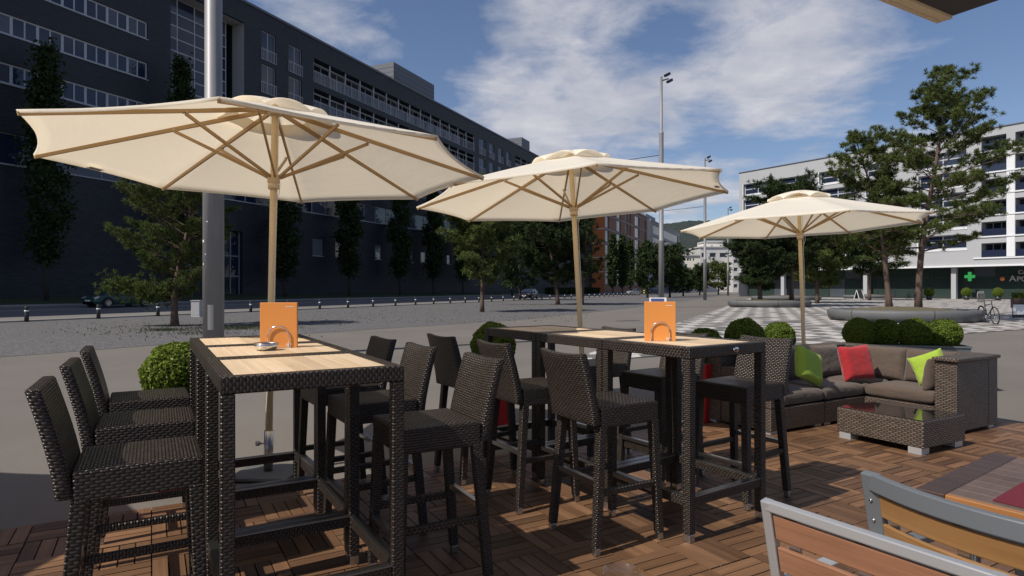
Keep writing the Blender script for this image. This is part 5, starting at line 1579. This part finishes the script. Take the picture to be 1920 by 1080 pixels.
car('dark car with bright headlights driving in the shade at the middle distance', at(991, 84) + V((0, 0, .05)), ang + .1, M_CARK)
car('silver car parked far down the road near the yellow posts', at(1187, 150), ang - .6, M_CARS)
car('black car parked far down the road behind the lamp post', at(1223, 155), ang - .4, M_CARK)
car('white car parked beyond the ring planters among the trees', at(1455, 125), ang + 1.2, M_CARW)

# ================================================================ VEGETATION
def rdir(r, up=0.0):
    while True:
        d = V((r.uniform(-1, 1), r.uniform(-1, 1), r.uniform(-1, 1)))
        if .05 < d.length < 1: break
    d.normalize(); d.z += up; return d.normalized()
def blades(m, r, c, n, L, w_, d0=None, spread=1.0):
    for _ in range(n):
        d = rdir(r, .25)
        if d0 is not None: d = (d * spread + d0).normalized()
        s_ = d.cross(rdir(r)).normalized() * (w_ / 2); l = L * r.uniform(.7, 1.15)
        a = c + d * (l * .06); b = c + d * l
        m.quad(a - s_, a + s_, b + s_ * .55, b - s_ * .55, uv=[(0, 0), (1, 0), (1, 1), (0, 1)])
def leafq(m, r, c, sz, up=.2):
    d = rdir(r, up); s_ = d.cross(rdir(r)).normalized(); t_ = d.cross(s_)
    a, b = s_ * sz * .5, t_ * sz * r.uniform(.5, .8)
    m.quad(c - a, c - b * .8, c + a, c + b * .8, uv=[(0, 0), (1, 0), (1, 1), (0, 1)])

def pine(label, loc, H, R, seed, lean=(0, 0), base=.30, trunk_r=.16, nb=34, L=.20, w_=.035, nclump=20, nbl=9, shape='cone', nm_=None, bark=None, asym=(0, 0), droop=0.0,
         density=1.0, group='pines scattered over the square', flat=.35, curve=.0, tuft=3):
    r = random.Random(seed); t = thing('pine_tree', label, 'tree', loc, 0, group)
    lean = V((lean[0], lean[1], 0))
    def tp(f):
        return V((0, 0, H * f)) + lean * (f ** 1.3) + V((sin(f * 5 + seed) * .05 * H * curve, cos(f * 4.2 + seed * 2) * .04 * H * curve, 0)) * sin(min(1, f * 1.2) * pi * .5)
    m = MB(); N = 14; o0_ = tp(0)
    m.tube([tp(i / N) - o0_ for i in range(N + 1)], [trunk_r * (1.25 if i == 0 else 1) * (1 - .90 * (i / N) ** 1.1) + .006 for i in range(N + 1)], 9)
    to = m.build('trunk', bark or M_BARKR, t)
    lb = MB(); cr = MB()
    ga = 2.39996
    for k in range(nb):
        f = base + (1 - base) * ((k + .5) / nb) ** .92 * .985
        a = k * ga + r.uniform(-.5, .5)
        g = (f - base) / (1 - base)
        if shape == 'cone': pr = (1 - g) ** .72 * (.62 + .38 * min(1, g * 4)) + .05
        elif shape == 'round': pr = sqrt(max(0, 1 - (2 * g - .95) ** 2)) * .95 + .1
        else: pr = (1 - g) ** .78 * (.55 + .60 * min(1, g * 2.4)) + .04
        ln = R * pr * r.uniform(.62, 1.18) * (1 + asym[0] * cos(a) + asym[1] * sin(a))
        p0 = tp(f) - o0_
        rise = .28 + .55 * g - droop * (1 - g) + r.uniform(-.10, .12)
        d = V((cos(a), sin(a), rise)).normalized()
        pts = [p0]
        dd = d.copy()
        for q in range(5):
            dd = (dd + V((r.uniform(-.16, .16), r.uniform(-.16, .16), r.uniform(-.10, .14)))).normalized(); pts.append(pts[-1] + dd * ln / 5)
        br = max(.012, trunk_r * .32 * (1 - g * .75))
        lb.tube(pts, [br * (1 - i / 6.5) for i in range(6)], 5, caps=False)
        nsub = max(3, int(nclump * pr * density / 5))
        for j in range(nsub):
            s_ = .22 + .78 * (j + r.random()) / nsub
            i = min(int(s_ * 5), 4); q = pts[i].lerp(pts[i + 1], min(1, s_ * 5 - i)); bd = (pts[i + 1] - pts[i]).normalized()
            sd = V((-bd.y, bd.x, 0)).normalized() * (1 if j % 2 else -1)
            sl = min(1.5, ln * .42) * (1.15 - s_ * .75) * r.uniform(.7, 1.3)
            dv = (bd * r.uniform(.5, 1.0) + sd * r.uniform(.4, 1.1) + V((0, 0, r.uniform(-.15, .35)))).normalized()
            if s_ > .93: dv = bd
            e = q + dv * sl; mid = q.lerp(e, .5) + V((0, 0, -.05 * sl))
            lb.tube([q, mid, e], [br * .45, br * .3, .005], 4, caps=False)
            for f_ in ((.45, .75, 1.0) if sl > .35 else (.6, 1.0)):
                c = q.lerp(e, f_) + V((r.gauss(0, L * .5), r.gauss(0, L * .5), r.gauss(0, L * .25) + L * .15))
                blades(cr, r, c, tuft * nbl // 3, L * r.uniform(.8, 1.15), w_, V((0, 0, .45)), 1.0)
                c3 = c + V((r.gauss(0, L * .7), r.gauss(0, L * .7), r.gauss(0, L * .3)))
                blades(cr, r, c3, tuft * nbl // 4, L * .9, w_, V((0, 0, .4)), 1.0)
    lb.build('limbs', bark or M_BARKR, to)
    cr.build('crown', nm_ or M_NEED, t)
    return t

# left pine on the gravel
pine('bushy pine on the gravel at left with a low branch spreading left', gp(328, 612), 6.3, 2.15, 11, (.5, .1), .14, .13, 50, .15, .015, 56, 26, 'round', asym=(-.12, -.1), flat=.40, curve=.6, bark=M_BARKR, tuft=5)
# low left bough of that pine: part of its crown, so parented to it
lp = [o for o in bpy.data.objects if o.name == 'pine_tree'][0]
r = random.Random(5); cr = MB(); lb = MB()
bough = [V((0, 0, .9)), V((-.7, -.1, 1.2)), V((-1.5, -.2, 1.35)), V((-2.3, -.25, 1.5))]
lb.tube(bough, [.05, .04, .03, .015], 6, caps=False)
for _ in range(520):
    s_ = r.uniform(.15, 1.0); i = min(int(s_ * 3), 2); q = bough[i].lerp(bough[i + 1], s_ * 3 - i)
    c = q + V((r.gauss(0, .22), r.gauss(0, .3), r.gauss(.08, .20)))
    blades(cr, r, c, 18, .14, .017, V((0, 0, .3)), .95)
cr.build('low_bough_needles', M_NEED, lp); lb.build('low_bough', M_BARKR, lp)

# big leaning pine and its companion in the near ring planter
pine('tallest pine, leaning right out of the near ring planter, layered open crown', (18.15, 28.0, .45), 10.9, 4.1, 23, (1.25, .2), .23, .14, 56, .18, .020, 62, 26, 'layer', asym=(.12, 0), flat=.15, curve=.5, droop=.22, density=1.25, tuft=5)
pine('lower companion pine leaning left from the near ring planter', (17.25, 28.6, .45), 7.9, 2.9, 31, (-1.4, .1), .30, .12, 42, .18, .020, 40, 26, 'layer', asym=(-.15, 0), flat=.2, curve=.6, density=1.1, tuft=5)
pine('small slim pine between the far parasol and the leaning pine', (21.2, 35.5, 0), 7.6, 2.0, 33, (0, .1), .34, .11, 34, .20, .03, 34, 20, 'layer', flat=.25, curve=.4, density=.8)
# pines in the mid ring planters
pine('dark round crowned pine in the mid ring planter left of the far parasol', (19.6, 49.5, .4), 6.0, 2.5, 41, (-.3, 0), .14, .18, 50, .28, .045, 70, 18, 'round', M_NEEDD, flat=.5, density=1.25)
pine('taller pine with bare grey trunk in the mid ring planter beside the parasol pole', (22.3, 50, .4), 8.8, 3.1, 43, (.2, 0), .28, .17, 50, .30, .045, 64, 18, 'round', M_NEEDD, flat=.4, density=1.2)
pine('dense pine right of the far parasol pole in front of the shops', (30.2, 62, 0), 8.0, 4.2, 45, (0, 0), .20, .18, 54, .34, .055, 80, 18, 'round', M_NEED, flat=.45, density=1.25)
pine('slim trunked pine by the long far ring planter', (44.5, 78, 0), 9.2, 4.6, 47, (0, 0), .30, .18, 48, .42, .08, 60, 15, 'round', M_NEEDD, flat=.4, density=1.1)
pine('pine in the second ring planter before the white building', (36.5, 79, .3), 8.6, 4.2, 48, (0, 0), .24, .18, 48, .42, .08, 60, 15, 'layer', M_NEEDD, flat=.35)
# middle gravel pines (far objects, coarser needles)
pine('single pine with a straight bare trunk on the gravel between two parasols', gp(904, 585), 7.6, 2.5, 51, (.1, 0), .20, .12, 46, .24, .034, 58, 18, 'round', M_NEED, flat=.5, density=1.2)
pine('broad pine left of the middle parasol pole, its trunk curving left', gp(1046, 571.5), 8.6, 4.1, 53, (-1.4, 0), .18, .18, 52, .32, .05, 74, 18, 'round', M_NEEDD, flat=.5, density=1.3)
pine('pine right of the middle parasol pole, its trunk curving right', gp(1091, 572), 8.6, 2.0, 55, (.7, 0), .18, .16, 34, .28, .05, 20, 12, 'cone', M_NEEDD, flat=.3, density=.9)
for px, y, H, R, sd, lb_, mm, shp in (
        (1214, 100, 8.6, 3.3, 62, 'conical pine just left of the floodlit lamp post', M_NEEDD, 'cone'),
        (1256, 104, 8.0, 3.0, 63, 'dark pine just right of the floodlit lamp post', M_NEEDD, 'round'),
        (1281, 118, 4.4, 2.6, 64, 'low dark pine left of the pale distant blocks', M_NEEDD, 'round'),
        (1312, 135, 5.6, 2.4, 65, 'small pine in front of the cream distant block', M_NEEDD, 'round'),
        (1347, 150, 6.6, 3.3, 66, 'rounded pine between the two distant lamp posts', M_NEED, 'round'),
        (975, 78, 9.0, 3.8, 68, 'dark pine before the street wall, left of the broad pine', M_NEEDD, 'round')):
    pine(lb_, at(px, y), H, R, sd, (0, 0), .12, .17, 36, .5, .14, 26, 9, shp, mm, bark=M_BARKD, flat=.45, density=1.15)

# columnar trees on the verge
def column_tree(label, loc, H, R, seed, n=5200, sz=.26, group='columnar trees along the dark building'):
    r = random.Random(seed); t = thing('columnar_tree', label, 'tree', loc, 0, group)
    m = MB(); pts = [V((.05 * sin(i), .05 * cos(i * 1.7), H * .9 * i / 9)) for i in range(10)]; m.tube(pts, [.15 * (1 - i / 10.5) for i in range(10)], 8); to = m.build('trunk', M_BARKD, t)
    lb = MB(); cr = MB(); cl = []
    for k in range(int(H * 9)):
        f = .16 + .84 * r.random() ** .9; a = r.uniform(0, 2 * pi)
        pr = sin(min(1, (f - .10) / .45) * pi / 2) ** .7 * (1 - max(0, (f - .5) / .5) ** 1.7 * .88)
        pr *= .82 + .30 * noise.noise(V((cos(a) * 1.2, sin(a) * 1.2, f * H * .45 + seed)))
        rad = R * pr * r.uniform(.35, 1.0)
        c = V((cos(a) * rad, sin(a) * rad, H * f)); cl.append((c, pr))
        if r.random() < .3: lb.tube([V((0, 0, H * f - rad * 1.6 - .3)), c], [.03, .008], 4, caps=False)
    per = max(4, n // len(cl))
    for c, pr in cl:
        for _ in range(per):
            leafq(cr, r, c + V((r.gauss(0, .30 * R * .6), r.gauss(0, .30 * R * .6), r.gauss(0, .30))), sz * r.uniform(.7, 1.2))
    lb.build('limbs', M_BARKD, to); cr.build('crown', M_LEAFC, t)
    return t
def vz(n_): return gz(n_) + .1 + .05 * (n_ - 45.3)
def on_verge(px, n_):
    t_ = (px - 960) / FPX; y = n_ / (-.914 * t_ + .405); return V((t_ * y, y, vz(n_)))
nv = 47.6
p = on_verge(86, nv); column_tree('leafy columnar tree at far left in front of the strip windows', p, zv(92, p.y) - p.z, 1.75, 71, 9000, .24)
p = on_verge(340, nv); column_tree('columnar tree behind the bushy pine, tip over the glazed stairwell', p, zv(115, p.y) - p.z, 1.6, 72, 7000, .25)
ks = [(534, 12.5, 'columnar tree just right of the nearest parasol pole'), (655, 15.0, 'columnar tree left of the gap with the third small square window'),
      (750, 15.5, 'columnar tree below the right part of the left parasol'), (813, 15.5, 'columnar tree under the left tip of the middle parasol'),
      (868, 15.5, 'columnar tree just left of the single bare trunked pine'), (905, 16.0, 'columnar tree hidden behind the single pine crown')]
ct = column_tree(ks[1][2], on_verge(655, nv), 15.0, 1.75, 73, 6500, .30)
for px, hh, lb_ in [ks[0]] + ks[2:]: dup(ct, on_verge(px, nv), px * .7, lb_, scale=(1, 1, hh / 15.0))
p = on_verge(1016, nv); 
c2 = column_tree('dark columnar tree against the orange end wall', at(1149, 140, .3), 13.0, 1.5, 75, 4000, .42)
dup(c2, at(1167, 142, .3), 1.0, 'columnar tree between the orange wall and the tall windows', scale=(1, 1, 1.0))
dup(c2, at(1181, 150, .3), 2.0, 'darkest columnar tree in front of the brown street side', scale=(1, 1, .96))
dup(c2, at(1204, 165, .3), 3.0, 'columnar tree near the end of the brown street side', scale=(1, 1, .9))
dup(c2, at(960, 100, .3), 4.0, 'columnar tree in the dark gap behind the broad pine', scale=(1.2, 1.2, 1.1))
# low hedge at the foot of the orange building
m = MB(); r = random.Random(9)
for i in range(5200):
    u = r.random(); q = sn(118 + 34 * u, 44.2 + r.uniform(-1.0, 1.0), 0); q.z = .2 + 1.5 * r.random() ** .8 * (.8 + .2 * sin(u * 40)); leafq(m, r, q, .4)
tag(m.build('hedge', M_LEAFC), 'dark clipped hedge at the foot of the orange wall beyond the trees', 'hedge')

# box balls
def box_mesh(seed, n=7500, sz=.026, rad=.5):
    r = random.Random(seed); m = MB()
    for i in range(n):
        d = rdir(r); k = 1 + .085 * noise.noise(d * 2.6 + V((seed, 0, 0))) + .035 * noise.noise(d * 9 + V((0, seed, 0)))
        c = d * rad * k * (1 - .10 * r.random() ** 1.6)
        nrm = (d * .9 + rdir(r) * .9).normalized(); s_ = nrm.cross(rdir(r)).normalized(); t_ = nrm.cross(s_)
        a, b = s_ * sz * r.uniform(.9, 1.5), t_ * sz * r.uniform(.5, .9)
        m.quad(c - a, c - b, c + a, c + b, uv=[(0, 0), (1, 0), (1, 1), (0, 1)])
    core = MB(); core.grid(lambda u, v: (cos(2 * pi * u) * sin(pi * v) * rad * .86, sin(2 * pi * u) * sin(pi * v) * rad * .86, -cos(pi * v) * rad * .86), 24, 14, close=True)  # solid dark green ball filling the bush behind its leaves
    return m, core
bm_, cm_ = box_mesh(1); bme = bm_.mesh('leaves'); bme.materials.append(M_BOX); cme = cm_.mesh('dark_core'); cme.materials.append(plain('dark green core', (.02, .03, .01), .9, .3, 20))
bm2, _c = box_mesh(2, 9000, .023); bme2 = bm2.mesh('leaves'); bme2.materials.append(M_BOX)
def boxball(label, c, dia, k, group='clipped box balls around the terrace', sq=1.0):
    t = thing('box_bush', label, 'bush', c, k * 1.3, group)
    for me, nm2 in (((bme, bme2)[k % 2], 'leaves'), (cme, 'dark_core')):
        o = bpy.data.objects.new(nm2, me); COL.objects.link(o); o.parent = t; o.scale = (dia, dia, dia * sq)
    return t
def red_planter(label, p, h_=.63, w0=.24, w1=.36):
    t = thing('square_planter', label, 'planter', (p.x, p.y, 0), TH, 'tall red square planters')
    a, b = w0 / 2, w1 / 2
    m = MB(); m.hexa([(-a, -a, .004), (a, -a, .004), (a, a, .004), (-a, a, .004), (-b, -b, h_), (b, -b, h_), (b, b, h_), (-b, b, h_)]); m.build('pot', M_RED, t, .006)
    m = MB(); m.box(-b + .012, b - .012, -b + .012, b - .012, h_ - .01, h_ + .004); m.build('soil', M_SOIL, t)
    return t
RP = [(333, 4.40, .45, 'big round box bush left of the near plank table', 'red planter mostly hidden behind the left stools'),
      (925, 6.55, .47, 'round box bush behind the left end of the right table row', 'red square planter behind the stools of the right row'),
      (1322, 6.75, .40, 'small box bush just over the edge of the near right table', 'red square planter seen between the right table legs'),
      (1396, 7.45, .47, 'large round box bush above the sunlit stool back', 'red planter hidden behind the left end of the sofa'),
      (1460, 8.0, .40, 'brighter box bush between the sunlit stool and the far parasol pole', 'red planter hidden behind the middle of the sofa')]
for k, (px, y, dia, l1, l2) in enumerate(RP):
    q = at(px, y); red_planter(l2, q); boxball(l1, (q.x, q.y, .61 + dia * .46), dia, k)
# long grey planter
q0, q1 = V((5.62, 10.45, 0)), V((7.20, 10.0, 0)); dl = (q1 - q0).normalized(); an = atan2(dl.y, dl.x)
lt = thing('long_planter', 'long slate grey planter behind the corner sofa holding a row of box balls', 'planter', (q0 + q1) / 2, an)
m = MB(); Lh = (q1 - q0).length / 2 + .04
m.hexa([(-Lh + .04, -.17, .004), (Lh - .04, -.17, .004), (Lh - .04, .17, .004), (-Lh + .04, .17, .004), (-Lh, -.2, .50), (Lh, -.2, .50), (Lh, .2, .50), (-Lh, .2, .50)]); m.build('box', M_PLG, lt, .006)
m = MB(); m.box(-Lh - .012, Lh + .012, -.215, -.19, .488, .515); m.box(-Lh - .012, Lh + .012, .19, .215, .488, .515); m.box(-Lh - .012, -Lh + .012, -.189, .189, .488, .515); m.box(Lh - .012, Lh + .012, -.189, .189, .488, .515); m.build('rim', M_PLG, lt)
m = MB(); m.box(-Lh + .02, Lh - .02, -.18, .18, .49, .503); m.build('soil', M_SOIL, lt)
for k, (f, nm3) in enumerate(((.10, 'leftmost of the four box balls in the long grey planter'), (.34, 'second box ball from the left in the long grey planter'), (.585, 'third box ball from the left in the long grey planter'), (.83, 'rightmost of the four box balls in the long grey planter'))):
    c = q0.lerp(q1, f); boxball(nm3, (c.x, c.y + (.05 if k == 1 else 0), .50 + .19), (.53, .50, .54, .53)[k], k + 1, sq=.90)
# potted balls by the pharmacy
for px, y, lb_ in ((1742, 80, 'dark potted ball left of the pharmacy windows'), (1812, 80, 'potted ball under the green pharmacy cross'), (1871, 76, 'potted ball right of the pharmacy door')):
    q = at(px, y); t = thing('potted_ball', lb_, 'potted plant', q, 0, 'potted balls before the pharmacy')
    m = MB(); m.lathe([(0, 0), (.28, 0), (.36, .5), (.33, .5), (0, .46)], 14); m.build('pot', M_SILHD, t)
    o = bpy.data.objects.new('leaves', bme); COL.objects.link(o); o.parent = t; o.scale = (1.15, 1.15, 1.15); o.location = (0, 0, .98)
    o = bpy.data.objects.new('dark_core', cme); COL.objects.link(o); o.parent = t; o.scale = (1.15, 1.15, 1.15); o.location = (0, 0, .98)
# planted box behind the white board
t = thing('planter_box', 'small wooden planter box with greenery above the white board at right', 'planter', at(1918, 31.5), -.4)
m = MB(); m.box(-.45, .45, -.2, .2, .45, .95); m.build('box', M_TEAKD, t); m = MB(); m.box(-.4, .4, -.15, .15, 0, .45); m.build('stand', M_SILHD, t)
m = MB(); r = random.Random(4)
for i in range(900): leafq(m, r, V((r.uniform(-.45, .45), r.uniform(-.2, .2), .95 + .28 * r.random())), .06)
m.build('leaves', M_BOX, t)

# pine cones and grass tufts on the gravel (uncountable)
m = MB(); r = random.Random(12)
for i in range(1000):
    if i < 450: q = gp(r.gauss(330, 110), r.gauss(618, 9))
    else:
        px = r.uniform(560, 1100); q = gp(px, r.uniform(578, 610) - (px - 560) * .012)
    if q.y < 8 or q.y > 70 or -.914 * q.x + .405 * q.y > 29.5: continue
    s_ = r.uniform(.012, .024); q.z = .008 + s_ * .8
    m.lathe([(0, -s_), (s_ * .8, -s_ * .4), (s_ * .7, s_ * .4), (0, s_)], 5, q)
tag(m.build('pine_cones', M_CONE), 'brown pine cones littering the gravel under the pines', 'pine cones', kind='stuff')
m = MB()
for cx, cy, n, sp in ((gp(310, 620).x, gp(310, 620).y, 500, .4), (gp(440, 616).x, gp(440, 616).y, 1500, .9), (gp(370, 626).x, gp(370, 626).y, 200, .5), (gp(985, 572).x, gp(985, 572).y, 400, 1.6)):
    for i in range(n):
        q = V((cx + r.gauss(0, sp), cy + r.gauss(0, sp * .7), .004)); blades(m, r, q, 1, .09, .012, V((0, 0, 1.2)), .8)
tag(m.build('grass_tufts', M_GRASS), 'sparse grass tufts on the gravel near the left pine', 'grass', kind='stuff')
